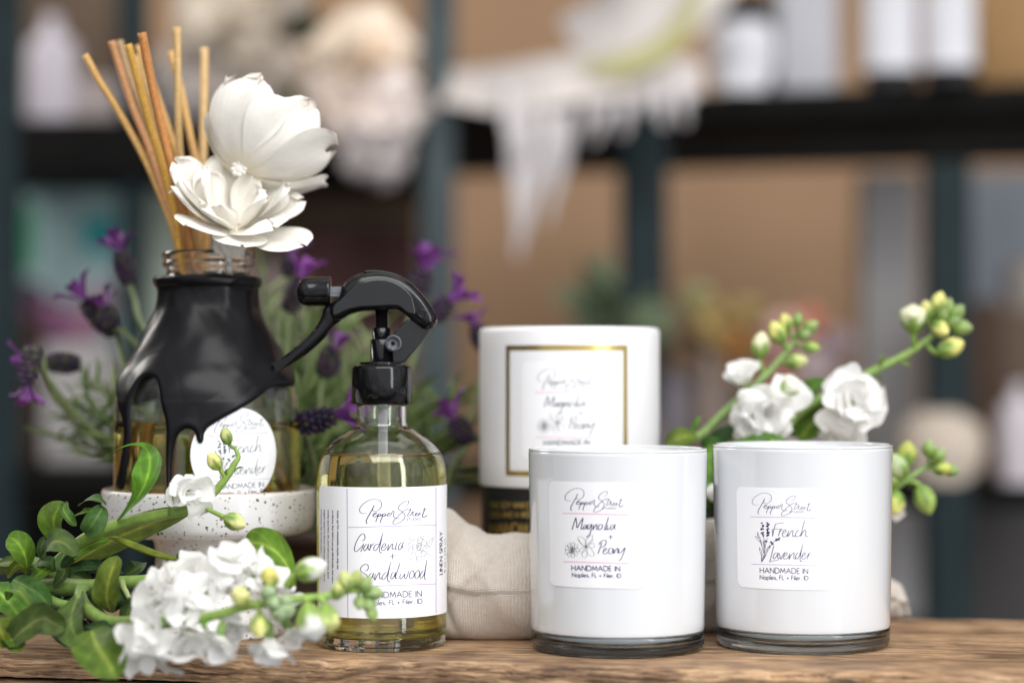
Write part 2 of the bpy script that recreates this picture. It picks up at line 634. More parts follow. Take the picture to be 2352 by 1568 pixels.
# geometric sans, cap height 1: width, strokes
GL = {
    'A': (.82, [[(0, 0), (.41, 1), (.82, 0)], [(.16, .36), (.66, .36)]]),
    'D': (.78, [[(0, 0), (0, 1), (.25, 1)] + arc(.27, .5, .5, .5, 88, -88) + [(.25, 0), (0, 0)]]),
    'E': (.46, [[(.46, 1), (0, 1), (0, 0), (.46, 0)], [(0, .52), (.42, .52)]]),
    'F': (.44, [[(.44, 1), (0, 1), (0, 0)], [(0, .52), (.4, .52)]]),
    'H': (.68, [[(0, 0), (0, 1)], [(.68, 0), (.68, 1)], [(0, .52), (.68, .52)]]),
    'I': (.0, [[(0, 0), (0, 1)]]),
    'L': (.42, [[(0, 1), (0, 0), (.42, 0)]]),
    'M': (.9, [[(0, 0), (.12, 1), (.45, .15), (.78, 1), (.9, 0)]]),
    'N': (.72, [[(0, 0), (0, 1), (.72, 0), (.72, 1)]]),
    'O': (.96, [arc(.48, .5, .48, .51, 90, 450, 28)]),
    'P': (.48, [[(0, 0), (0, 1), (.22, 1)] + arc(.22, .74, .26, .26, 88, -88) + [(.22, .48), (0, .48)]]),
    'R': (.5, [[(0, 0), (0, 1), (.22, 1)] + arc(.22, .74, .26, .26, 88, -88) + [(.22, .48), (0, .48)], [(.2, .48), (.5, 0)]]),
    'S': (.46, [arc(.24, .76, .19, .25, 35, 265, 12) + arc(.24, .25, .23, .26, 85, -150, 14)]),
    'T': (.56, [[(0, 1), (.56, 1)], [(.28, 1), (.28, 0)]]),
    'U': (.64, [[(0, 1), (0, .32)] + arc(.32, .32, .32, .33, 180, 360, 14) + [(.64, .32), (.64, 1)]]),
    'W': (1.1, [[(0, 1), (.28, 0), (.55, .9), (.82, 0), (1.1, 1)]]),
    'X': (.66, [[(0, 0), (.66, 1)], [(0, 1), (.66, 0)]]),
    'Y': (.68, [[(0, 1), (.34, .46), (.68, 1)], [(.34, .46), (.34, 0)]]),
    'C': (.72, [arc(.5, .5, .5, .51, 48, 312, 22)]),
    'K': (.58, [[(0, 0), (0, 1)], [(.55, 1), (0, .45)], [(.18, .6), (.58, 0)]]),
    'a': (.56, [arc(.28, .3, .28, .31, 0, 360, 20), [(.56, .6), (.56, 0)]]),
    'p': (.56, [arc(.28, .3, .28, .31, 0, 360, 20), [(0, .6), (0, -.36)]]),
    'l': (.0, [[(0, 0), (0, 1.08)]]),
    'i': (.0, [[(0, 0), (0, .6)], [(0, .79), (0, .86)]]),
    'e': (.56, [[(.02, .31), (.55, .31)] + arc(.28, .3, .28, .31, 2, 325, 20)]),
    's': (.32, [arc(.17, .45, .13, .15, 40, 265, 9) + arc(.16, .15, .155, .16, 85, -150, 10)]),
    'r': (.26, [[(0, 0), (0, .6)], [(0, .36)] + arc(.2, .4, .19, .2, 165, 65, 7)]),
    ',': (.1, [[(.1, .09), (0, -.16)]]),
    '+': (.5, [[(0, .36), (.5, .36)], [(.25, .11), (.25, .61)]]),
    ' ': (.24, []),
}


def sans(body, x0, y0, x1, cap, w, g, slope=0.0, gap=.2):
    """writes body from x0 to x1 on the baseline y0 (y up)"""
    adv = [GL[c][0] + gap for c in body]
    total = sum(adv) - gap
    sx = (x1 - x0) / total
    x = 0
    for c in body:
        for st in GL[c][1]:
            q = []
            st = np.array(st)
            for a, b in zip(st, st[1:]):          # finer, so the stroke follows a round surface
                k = max(2, int(np.linalg.norm(b - a) / .25) + 1)
                q += [a + (b - a) * i / k for i in range(k)]
            q.append(st[-1])
            q = np.array(q)
            pts = np.stack([x0 + (x + q[:, 0]) * sx, y0 + q[:, 1] * cap], 1)
            pts[:, 1] += slope * (pts[:, 0] - x0)
            ribbon(pts, w, g, False)
        x += GL[c][0] + gap


LOGO = [  # script lettering, picture-like coordinates with y down
    ([(930, 640), (880, 652), (830, 640), (808, 600), (820, 550), (870, 490), (950, 435), (1040, 407), (1110, 412), (1165, 445), (1183, 500), (1165, 555), (1120, 600), (1070, 612), (1035, 600), (1035, 572)], .8),
    ([(1058, 505), (1030, 570), (985, 650), (940, 730), (920, 790), (938, 830)], 1.2),
    ([(1025, 680), (1060, 672), (1090, 650), (1090, 635), (1070, 640), (1040, 670), (1038, 700), (1060, 710), (1100, 690), (1130, 660)], 1.1),
    ([(1135, 655), (1115, 710), (1090, 765), (1086, 800)], 1.1),
    ([(1105, 705), (1135, 665), (1160, 658), (1165, 675), (1142, 700), (1118, 706), (1150, 698), (1205, 660)], 1),
    ([(1210, 655), (1188, 720), (1164, 780), (1168, 815)], 1.1),
    ([(1180, 702), (1212, 662), (1240, 653), (1246, 672), (1222, 700), (1192, 706), (1230, 697), (1280, 668)], 1),
    ([(1285, 678), (1320, 655), (1325, 640), (1305, 645), (1285, 670), (1286, 695), (1310, 697), (1345, 668), (1365, 618), (1385, 608), (1395, 630), (1384, 660), (1382, 695), (1400, 722), (1430, 738), (1465, 732), (1500, 718)], .9),
    ([(1560, 540), (1605, 515), (1640, 475), (1640, 440), (1612, 433), (1555, 458), (1500, 500), (1468, 550), (1480, 585), (1530, 620), (1570, 660), (1580, 700), (1560, 750), (1500, 800), (1430, 830), (1385, 832), (1374, 805), (1400, 760), (1450, 710), (1520, 640), (1590, 590), (1640, 568), (1668, 570), (1672, 595), (1640, 650), (1620, 690), (1645, 694), (1682, 668), (1705, 622), (1720, 620), (1712, 660), (1716, 690), (1735, 688), (1772, 668), (1790, 648), (1775, 641), (1757, 662), (1757, 688), (1782, 691), (1815, 670), (1842, 648), (1828, 643), (1812, 665), (1814, 688), (1838, 689), (1862, 668)], .9),
    ([(1612, 607), (1650, 596), (1700, 599)], .7),
    ([(1918, 548), (1905, 600), (1885, 660), (1878, 705), (1892, 716), (1925, 704), (1955, 675)], 1.2),
    ([(1865, 590), (1910, 583), (1955, 578)], .8),
]
FRENCH = [
    [(548, 566), (600, 555), (680, 545)], [(556, 565), (532, 650), (514, 745)], [(512, 642), (560, 635), (655, 635)],
    [(508, 640), (516, 690), (514, 745)],
    [(625, 640), (612, 690), (600, 740)], [(603, 715), (630, 660), (660, 638)],
    [(655, 702), (692, 688), (712, 662), (700, 648), (672, 667), (656, 710), (668, 747), (702, 745), (735, 705), (752, 655)],
    [(752, 655), (740, 700), (736, 748), (770, 690), (800, 655), (812, 668), (804, 715), (815, 748), (845, 718)],
    [(902, 666), (882, 654), (856, 690), (846, 730), (860, 752), (900, 735), (930, 705)],
    [(980, 505), (960, 580), (940, 670), (918, 750)], [(922, 742), (960, 672), (990, 650), (998, 678), (994, 728), (1008, 748), (1026, 735)],
    [(533, 870), (512, 960), (486, 1070), (468, 1120)], [(468, 1116), (530, 1098), (606, 1088)],
    [(585, 985), (555, 985), (530, 1020), (522, 1058), (540, 1070), (572, 1030), (596, 985), (588, 1040), (600, 1072), (618, 1050)],
    [(606, 985), (625, 1040), (636, 1076), (660, 1022), (692, 970)],
    [(680, 1037), (715, 1012), (725, 987), (706, 980), (682, 1010), (673, 1055), (695, 1078), (732, 1052), (758, 1010)],
    [(768, 982), (757, 1040), (753, 1076), (790, 1010), (820, 980), (826, 1003), (820, 1058), (838, 1072), (862, 1040)],
    [(908, 985), (876, 985), (851, 1025), (850, 1064), (870, 1072), (900, 1030), (928, 955), (958, 848)],
    [(940, 920), (918, 1020), (913, 1078), (928, 1108), (945, 1098)],
    [(938, 1037), (978, 1012), (990, 987), (971, 980), (947, 1010), (939, 1055), (957, 1078), (988, 1057), (1010, 1028)],
    [(1032, 988), (1023, 1040), (1016, 1076)], [(1022, 1050), (1045, 1000), (1064, 985), (1080, 986)],
]
FR_DRAW = [
    [(385, 750), (400, 850), (392, 1000), (356, 1120)], [(440, 760), (415, 860), (392, 1000), (354, 1120)],
    [(620, 770), (540, 810), (465, 920), (405, 1030), (356, 1120)],
    [(295, 680), (318, 740), (348, 810), (362, 900), (385, 990)], [(295, 680), (300, 740), (330, 800), (362, 900)],
    [(260, 740), (300, 755), (332, 800), (345, 840)], [(260, 740), (295, 790), (335, 830)],
    [(320, 900), (345, 945), (362, 1010), (355, 1110)], [(320, 900), (330, 960), (350, 1010), (352, 1110)],
    [(440, 905), (435, 970), (400, 1050), (360, 1110)], [(440, 905), (410, 980), (385, 1060)],
    [(378, 800), (395, 880), (400, 960), (380, 1050)], [(378, 800), (380, 890), (388, 980)],
]
FR_BLOB = [(358, 556, 20), (366, 590, 27), (363, 640, 27), (370, 695, 27), (378, 735, 20), (438, 552, 20), (452, 586, 34), (450, 645, 28),
           (450, 690, 28), (447, 735, 26), (422, 815, 20), (612, 775, 18), (596, 790, 22), (562, 793, 24), (500, 835, 27), (512, 855, 18), (470, 895, 26)]
MAGNOLIA = [
    [(390, 668), (415, 580), (444, 492)], [(446, 495), (455, 570), (461, 640), (500, 572), (546, 495)], [(546, 495), (532, 580), (520, 655), (540, 650)],
    [(592, 602), (566, 605), (548, 640), (560, 660), (584, 630), (600, 596), (592, 640), (604, 660)],
    [(652, 596), (622, 600), (609, 638), (624, 660), (650, 622), (668, 588), (660, 660), (640, 730), (606, 770), (590, 758)],
    [(694, 592), (687, 640), (685, 668), (712, 618), (736, 590), (741, 615), (736, 652), (750, 665), (770, 640)],
    [(802, 588), (772, 602), (762, 645), (782, 668), (812, 642), (818, 602), (796, 588)],
    [(910, 480), (882, 570), (850, 660), (868, 664), (888, 620)], [(896, 592), (884, 645), (898, 668), (920, 640)],
    [(986, 600), (956, 600), (932, 640), (945, 668), (974, 638), (1000, 592), (990, 648), (1012, 666)],
    [(905, 770), (970, 768)], [(937, 742), (935, 802)],
    [(812, 850), (782, 940), (755, 1012)], [(768, 882), (800, 836), (848, 815), (876, 840), (856, 890), (800, 926)],
    [(832, 976), (866, 960), (880, 940), (860, 930), (835, 965), (836, 1005), (866, 1010), (895, 985)],
    [(945, 925), (916, 942), (906, 990), (930, 1012), (960, 985), (966, 942), (945, 926)],
    [(986, 935), (980, 975), (978, 1010), (1010, 955), (1035, 930), (1041, 958), (1034, 1000), (1050, 985)],
    [(1062, 935), (1054, 985), (1074, 1000), (1108, 962), (1142, 922), (1116, 1010), (1082, 1085), (1050, 1116)],
]


def loop(cx, cy, rx, ry, ang=0, wob=.12, seed=0, n=14):
    rr = random.Random(seed)
    out = []
    for k in range(n + 1):
        a = 2 * pi * (k % n) / n
        s = 1 + wob * math.sin(3 * a + seed)
        x, y = rx * s * math.cos(a), ry * s * math.sin(a)
        out.append((cx + x * math.cos(ang) - y * math.sin(ang), cy + x * math.sin(ang) + y * math.cos(ang)))
    return out


MG_DRAW = []
for k in range(9):
    a = 2 * pi * k / 9
    MG_DRAW.append(loop(388 + 62 * math.cos(a), 955 + 68 * math.sin(a), 42, 30, a, .15, k))
for k in range(6):
    a = 2 * pi * k / 6 + .4
    MG_DRAW.append(loop(388 + 26 * math.cos(a), 957 + 28 * math.sin(a), 26, 16, a, .15, k + 20))
for a, rx, ry, d in ((.95, 82, 42, 88), (1.75, 80, 36, 88), (2.35, 60, 30, 62), (-2.2, 84, 40, 92), (-1.1, 86, 38, 92), (-.15, 62, 32, 66)):
    MG_DRAW.append(loop(588 + d * math.cos(a), 905 + d * math.sin(a), rx, ry, a, .08, int(a * 10)))
MG_DRAW += [loop(588, 905, 18, 16, 0, .3, 3), loop(588, 905, 9, 9, 0, .3, 4), loop(388, 957, 10, 10, 0, .3, 4),
            [(490, 800), (500, 840), (560, 890)], [(700, 820), (650, 830), (600, 890)]]
GARDENIA = [
    [(190, 440), (225, 420), (238, 380), (225, 335), (193, 328), (150, 370), (105, 450), (75, 540), (78, 595), (105, 603), (150, 565), (205, 502)],
    [(216, 480), (200, 540), (170, 612)],
    [(275, 495), (246, 500), (220, 545), (222, 590), (245, 585), (275, 540), (292, 488), (285, 545), (300, 582), (312, 565)],
    [(330, 480), (320, 540), (308, 590)], [(314, 560), (335, 520), (360, 490), (386, 478)],
    [(452, 490), (416, 490), (380, 530), (377, 583), (400, 590), (436, 550), (475, 455), (519, 303)], [(500, 390), (475, 500), (463, 590), (484, 628), (502, 614)],
    [(496, 548), (545, 522), (562, 492), (540, 480), (510, 510), (495, 560), (510, 590), (548, 570), (588, 515)],
    [(612, 478), (597, 540), (590, 590), (622, 540), (655, 488), (672, 490), (660, 540), (670, 572), (700, 545)],
    [(738, 458), (716, 530), (716, 575), (738, 568)], [(742, 423), (744, 430)],
    [(822, 465), (790, 475), (760, 530), (765, 580), (795, 560), (834, 466), (818, 520), (838, 556)],
    [(622, 681), (670, 675), (722, 668)], [(668, 638), (667, 680), (665, 722)],
    [(225, 908), (270, 900), (290, 860), (280, 815), (245, 803), (195, 830), (165, 880), (180, 920), (232, 952), (275, 990), (270, 1025), (225, 1050), (180, 1045)],
    [(345, 940), (316, 960), (295, 1010), (300, 1045), (325, 1035), (355, 985), (372, 938), (360, 1000), (380, 1035)],
    [(398, 948), (390, 1010), (392, 1052), (425, 985), (460, 935), (470, 955), (462, 1010), (480, 1036), (500, 1015)],
    [(580, 930), (546, 945), (505, 1000), (510, 1040), (545, 1030), (590, 950), (642, 763)], [(625, 830), (600, 950), (588, 1030), (600, 1072), (614, 1082), (628, 1065)],
    [(690, 930), (660, 945), (640, 1000), (645, 1035), (670, 1025), (700, 970), (714, 928), (704, 990), (715, 1030)],
    [(780, 783), (752, 880), (720, 970), (714, 1032), (742, 1010)],
    [(793, 948), (780, 1010), (794, 1036), (838, 985), (862, 950), (850, 1000), (868, 1032), (902, 975), (916, 905)],
    [(980, 910), (945, 930), (930, 990), (945, 1030), (985, 1015), (1003, 960), (990, 912), (970, 906), (1000, 905)],
    [(1065, 905), (1030, 930), (1015, 985), (1030, 1025), (1065, 1010), (1089, 955), (1078, 907), (1056, 902), (1085, 898)],
    [(1150, 900), (1120, 930), (1095, 985), (1100, 1022), (1130, 1010), (1168, 925), (1201, 733)], [(1190, 800), (1172, 930), (1165, 1000), (1172, 1035), (1187, 1050)],
]
GD_DRAW = [
    [(860, 280), (900, 360), (965, 440), (990, 400)], [(860, 280), (940, 285), (1010, 320), (1050, 372)], [(915, 320), (950, 370), (990, 405)],
    [(960, 442), (935, 408), (880, 410), (838, 440), (850, 470), (900, 482), (960, 455)], [(848, 520), (890, 522), (930, 545)], [(848, 535), (890, 570), (930, 560)],
    [(1310, 380), (1240, 410), (1203, 450), (1210, 500), (1250, 524), (1285, 460), (1310, 380)], [(1300, 395), (1250, 450), (1215, 490)],
    [(890, 790), (940, 740), (1030, 705), (1065, 745), (1010, 800), (940, 803), (890, 790)],
]
for k, (x, y, rx, ry) in enumerate([(957, 495, 42, 34), (950, 588, 38, 48), (985, 688, 55, 55), (1082, 715, 44, 42), (1192, 560, 44, 58), (1203, 668, 34, 46),
                                    (1150, 470, 50, 42), (1095, 425, 48, 44), (1030, 425, 38, 36), (1150, 640, 46, 42), (1070, 612, 50, 32),
                                    (1080, 530, 36, 58), (1060, 505, 16, 30), (1095, 500, 18, 30), (1075, 560, 30, 18), (1010, 530, 40, 40), (1140, 545, 40, 48),
                                    (1125, 385, 32, 22)]):
    GD_DRAW.append(loop(x, y, rx, ry, .3 * k, .16, k, 12))


class Can:
    """a round body labels are wrapped on: axis (x, y) cm, radius by height"""
    def __init__(s, x, y, R):
        s.x, s.y = x, y
        s.R = R if callable(R) else (lambda z: R)

    def un(s, px, py):
        """picture position -> (angle, z) where the sight line meets the body"""
        Y = s.y - s.R(5)
        for _ in range(8):
            q = P(px, py, Y)
            R = s.R(q[2])
            sn = max(-.999, min(.999, (q[0] - s.x) / R))
            Y = s.y - R * math.sqrt(1 - sn * sn)
        return math.asin(sn), q[2]

    def at(s, th, z, off):
        r = np.array([s.R(k) for k in np.atleast_1d(z)]) + off
        return np.stack([s.x + r * np.sin(th), s.y - r * np.cos(th), z], 1)


def panel(can, th0, z0, hw, z1, half, off, nu=40, nv=40):
    """label sheet: half(v) = half width (cm) at height v in 0..1"""
    g = Geo()
    v = []
    R = can.R((z0 + z1) / 2)
    for j in range(nv + 1):
        t = j / nv
        t = .5 - .5 * math.cos(pi * t)
        h = half(t)
        for i in range(nu + 1):
            u = -1 + 2 * i / nu
            v.append((th0 + u * h / R, z0 + (z1 - z0) * t))
    v = np.array(v)
    f = [(j * (nu + 1) + i, j * (nu + 1) + i + 1, (j + 1) * (nu + 1) + i + 1, (j + 1) * (nu + 1) + i) for j in range(nv) for i in range(nu)]
    g.add(can.at(v[:, 0], v[:, 1], off), f)
    return g


def rrect(hw, h, rc):
    def half(t):
        d = min(t, 1 - t) * h
        return hw - rc + math.sqrt(max(rc * rc - (rc - d) ** 2, 0)) if d < rc else hw
    return half


def wrapped(can, strokes, off, conv):
    """strokes: list of (verts2d, faces) in drawing coordinates; conv -> picture pixels -> body"""
    g = Geo()
    for v, f in strokes:
        q = np.array([can.un(*conv(a[0], a[1])) for a in v])
        g.add(can.at(q[:, 0], q[:, 1], off), f)
    return g


def flip(strokes):
    return [(np.stack([v[:, 0], -v[:, 1]], 1), f) for v, f in strokes]


def S(lst, w, n=6):
    """pen strokes given with y down"""
    g = []
    for p in lst:
        k = 1
        if isinstance(p, tuple):
            p, k = p
        ribbon(crom(p, n), w * k, g)
    return g


def blob(x, y, r, seed):
    rr = random.Random(seed)
    out = []
    for k in range(5):
        a = rr.uniform(0, 2 * pi)
        cx, cy_ = x + r * .5 * math.cos(a), y + r * .5 * math.sin(a)
        v = np.array([(cx + r * .55 * math.cos(t) * rr.uniform(.8, 1.1), cy_ + r * .38 * math.sin(t)) for t in np.linspace(0, 2 * pi, 9)[:-1]])
        out.append((v, [tuple(range(8))]))
    return out


def sansd(body, x0, y0, x1, cap, w, slope=0.0):
    """sans lettering in y-down coordinates"""
    g = []
    sans(body, x0, -y0, x1, cap, w, g, -slope)
    return flip(g)


def logo_to(x0, y0, kx, ky, sh):
    def cv(v):
        x = x0 + (v[:, 0] - 808) * kx
        y = y0 + (v[:, 1] - 407) * ky
        y = y + sh * (x - x0 - 573 * kx)
        return np.stack([x, y], 1)
    return cv


def moved(strokes, cv):
    return [(cv(v), f) for v, f in strokes]


def line(x0, y0, x1, y1, w, n=24):
    g = []
    t = np.linspace(0, 1, n)[:, None]
    ribbon(np.array([[x0, y0]]) * (1 - t) + np.array([[x1, y1]]) * t, w, g, False)
    return g


def french_strokes():
    wr = S(FRENCH, 8.5) + moved(S(LOGO, 9, 5), logo_to(218, 122, .7472, .748, .048))
    wr += sansd('STUDIO', 766, 398, 966, 26, 4, .01) + sansd('HANDMADE IN', 332, 1276, 1026, 78, 9.5, .018) + sansd('Naples, FL + Filer, ID', 332, 1368, 1031, 60, 8.5, .018)
    dr = S(FR_DRAW, 5)
    for k, b in enumerate(FR_BLOB):
        dr += blob(*b, k)
    ru = line(188, 458, 1135, 475, 6) + line(207, 1148, 1158, 1170, 6)
    return wr, dr, ru


def magnolia_strokes():
    wr = S(MAGNOLIA, 12) + moved(S(LOGO, 12, 5), logo_to(290, 90, .719, .764, .05))
    wr += sansd('STUDIO', 818, 372, 1020, 24, 5, .01) + sansd('HANDMADE IN', 384, 1248, 1068, 72, 12, .016) + sansd('Naples, FL + Filer, ID', 392, 1338, 1084, 56, 10, .02)
    dr = S(MG_DRAW, 4.5)
    ru = line(258, 432, 1190, 457, 11) + line(262, 1122, 1200, 1150, 11)
    return wr, dr, ru


# ------------------------------------------------------------------ plant helpers
def norm(a):
    a = np.asarray(a, float)
    return a / (np.linalg.norm(a) + 1e-12)


def strip(spine, width, hint0, hint1=None, cup=.25, wave=0.0, waves=3, nu=8, prof=None, seed=0, n=10, edge=0.0, roll=0.0, g=None, colf=None, jag=0.0):
    """a leaf or petal: surface along a spine. hint = direction its upper face looks, cup > 0 lifts the edges,
    wave ruffles the edge, edge > 0 rolls the rim over at the tip"""
    rr = random.Random(seed)
    p = crom(spine, n)
    m = len(p)
    t = np.gradient(p, axis=0)
    t /= np.linalg.norm(t, axis=1)[:, None] + 1e-12
    h0 = norm(hint0)
    h1 = norm(hint1 if hint1 is not None else hint0)
    ph = [rr.uniform(0, 6.28) for _ in range(4)]
    us = np.linspace(-1, 1, 2 * nu + 1)
    v, c = [], []
    for i in range(m):
        s = i / (m - 1)
        w = prof(s) * width / 2
        h = norm(h0 * (1 - s) + h1 * s)
        side = norm(np.cross(t[i], h))
        nrm = np.cross(side, t[i])
        for u in us:
            a = abs(u)
            wv = wave * width * a ** 2 * (math.sin(waves * 2 * pi * s + ph[0] + (1.3 if u > 0 else 0)) + .5 * math.sin(waves * 4.7 * s + ph[1] + u))
            k = cup * (a ** 1.6) * w
            x = u * w * (1 - .25 * abs(cup) * a)
            z = k + wv * min(1, s * 3)
            q = p[i] + side * x + nrm * z
            if edge:
                q = q - nrm * edge * width * max(0, s - .75) ** 2 * 16 * .3
            if jag:
                q = q + t[i] * jag * width * s ** 4 * (math.sin(9 * u + ph[2]) + .6 * math.sin(17 * u + ph[3]))
            v.append(q)
            c.append(colf(u, s) if colf else (1, 1, 1))
    W = len(us)
    f = [(i * W + k, i * W + k + 1, (i + 1) * W + k + 1, (i + 1) * W + k) for i in range(m - 1) for k in range(W - 1)]
    return (g or Geo()).add(v, f, c)


def lance(s):
    return max(.02, math.sin(pi * min(1, s) ** .85) ** .8 * (1 - .1 * s)) if 0 < s < 1 else .02


def spoon(s):
    return max(.03, (.16 + .84 * min(1, s * 1.7) ** 1.5) * (1 - max(0, (s - .55) / .45) ** 3) ** .6) if s < 1 else .02


def petal_prof(s):
    return max(.03, (s ** .7) * max(0, 1 - s ** 5) ** .5 * 1.12 + .1 * (1 - s)) if s < 1 else .03


def leafcol(a, b, rib):
    a, b, rib = np.array(a), np.array(b), np.array(rib)

    def f(u, s):
        k = math.exp(-(u / .09) ** 2) * (1 - .6 * s)
        q = a * (1 - abs(u) * .5) + b * abs(u) * .5
        vein = .2 * max(0, math.sin(26 * s - 9 * abs(u))) ** 6
        return q * (1 - k - vein) + rib * (k + vein)
    return f


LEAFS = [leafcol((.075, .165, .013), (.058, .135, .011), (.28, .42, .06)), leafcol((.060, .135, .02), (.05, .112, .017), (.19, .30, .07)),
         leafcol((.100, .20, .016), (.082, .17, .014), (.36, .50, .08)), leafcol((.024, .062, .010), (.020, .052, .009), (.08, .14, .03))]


def D(x, y, Y):
    return P(x, y, Y)


def Q(x, y, Y):       # foreground bunch, traced at another zoom
    return P(x * .3776, 976 + y * .3776, Y)


def V(x, y, Y):       # stems behind the tumblers
    return P(1493 + x * .3662, 631.6 + y * .3662, Y)


def W_(x, y, Y):      # reeds and wooden flowers
    return P(114.8 + x * .3661, 28.7 + y * .3661, Y)


WHITE = np.array((.95, .945, .92))
LIME = np.array((.55, .66, .18))


def petalcol(gr=.22, base=WHITE, lime=LIME):
    def f(u, s):
        k = max(0, 1 - s / gr) ** 1.5
        return base * (1 - k) + lime * k
    return f


def stock_flower(parent, c, r, axis, seed, n=15, spread=1.0, long=1.0, limy=.26):
    """double stock flower: ruffled petals, each its own mesh, on a small green calyx"""
    rr = random.Random(seed)
    ax = Vector(norm(axis))
    q = ax.to_track_quat('Z', 'Y').to_matrix()
    c = np.array(c)
    g = Geo()
    ellipsoid(c - np.array(ax) * r * .42, r * .2, r * .2, r * .42, ax, 10, 6, g, (.20, .33, .08))
    fl = obj('flower', g, M['bud'], parent)
    base = c - np.array(ax) * r * .25
    for k in range(n):
        lay = k / n
        al = math.radians((18 + 78 * lay ** .8 + rr.uniform(-16, 16)) * spread)
        be = k * 2.39996 + rr.uniform(-.25, .25)
        L = r * (.74 + .42 * lay) * rr.uniform(.66, 1.22) * long

        def loc(rad, h, b=be):
            w = q @ Vector((rad * math.cos(b), rad * math.sin(b), h))
            return base + np.array(w)
        d1 = (math.sin(al * .55), math.cos(al * .55))
        d2 = (math.sin(al * 1.25), math.cos(al * 1.25))
        p0 = loc(0, 0)
        p1 = loc(L * .45 * d1[0], L * .45 * d1[1])
        p2 = loc(L * (.45 * d1[0] + .35 * math.sin(al)), L * (.45 * d1[1] + .35 * math.cos(al)))
        p3 = loc(L * (.45 * d1[0] + .35 * math.sin(al) + .28 * d2[0]), L * (.45 * d1[1] + .35 * math.cos(al) + .28 * d2[1]))
        hint = np.array((rr.uniform(-.3, .3), rr.uniform(-.3, .3), rr.uniform(-.3, .3))) + np.array(ax) * 1.2 - (p3 - base) / (np.linalg.norm(p3 - base) + 1e-9) * .9
        g = strip([p0, p1, p2, p3], L * rr.uniform(1.05, 1.45), hint, None, rr.uniform(-.25, .4), rr.uniform(.03, .075), rr.choice((.9, 1.3, 1.7)), 6, petal_prof, rr.random() * 999, 5,
                  jag=.02, colf=petalcol(limy))
        obj('petal', g, M['petal'], fl, smooth=True, base=parent['base'])
    return fl


def bud(parent, c, r, axis, tip=(.80, .80, .50), green=(.20, .34, .08), stalk=None, open_=False, seed=0, name='bud'):
    """closed bud: green sepals over a pale tip, on its own stalk"""
    g = Geo()
    ax = np.array(norm(axis))
    qm = Vector(ax).to_track_quat('Z', 'Y').to_matrix()
    nu, nv = 14, 12
    v, f, cl = [], [], []
    for j in range(nv + 1):
        s = j / nv
        rad = r * (math.sin(pi * (s ** .85)) ** .7) * (.85 if s < .5 else .85 + .1 * s)
        if open_:
            rad = r * (min(1, s * 2.2) ** .6) * (1.0 if s < .8 else max(.0, 1 - (s - .8) * 4.5))
        for k in range(nu):
            a = 2 * pi * k / nu
            rg = rad * (1 + .07 * math.cos(4 * a))
            w = qm @ Vector((rg * math.cos(a), rg * math.sin(a), r * 2.6 * (s - .3)))
            v.append(np.array(c) + np.array(w))
            lim = .50 + .16 * math.cos(4 * a + seed)
            k2 = min(1, max(0, (s - lim) / .16))
            cl.append(np.array(green) * (1 - k2) * (1 + .35 * math.cos(8 * a)) + np.array(tip) * k2)
    for j in range(nv):
        for k in range(nu):
            f.append((j * nu + k, j * nu + (k + 1) % nu, (j + 1) * nu + (k + 1) % nu, (j + 1) * nu + k))
    g.add(v, f, cl)
    if stalk is not None:
        b0 = np.array(c) - ax * r * .7
        tube(crom([stalk, (np.array(stalk) + b0) / 2 + ax * r * -.15, b0], 4), [r * .22, r * .26], 8, g, np.array(green) * 1.1)
    return obj(name, g, M['bud'], parent)


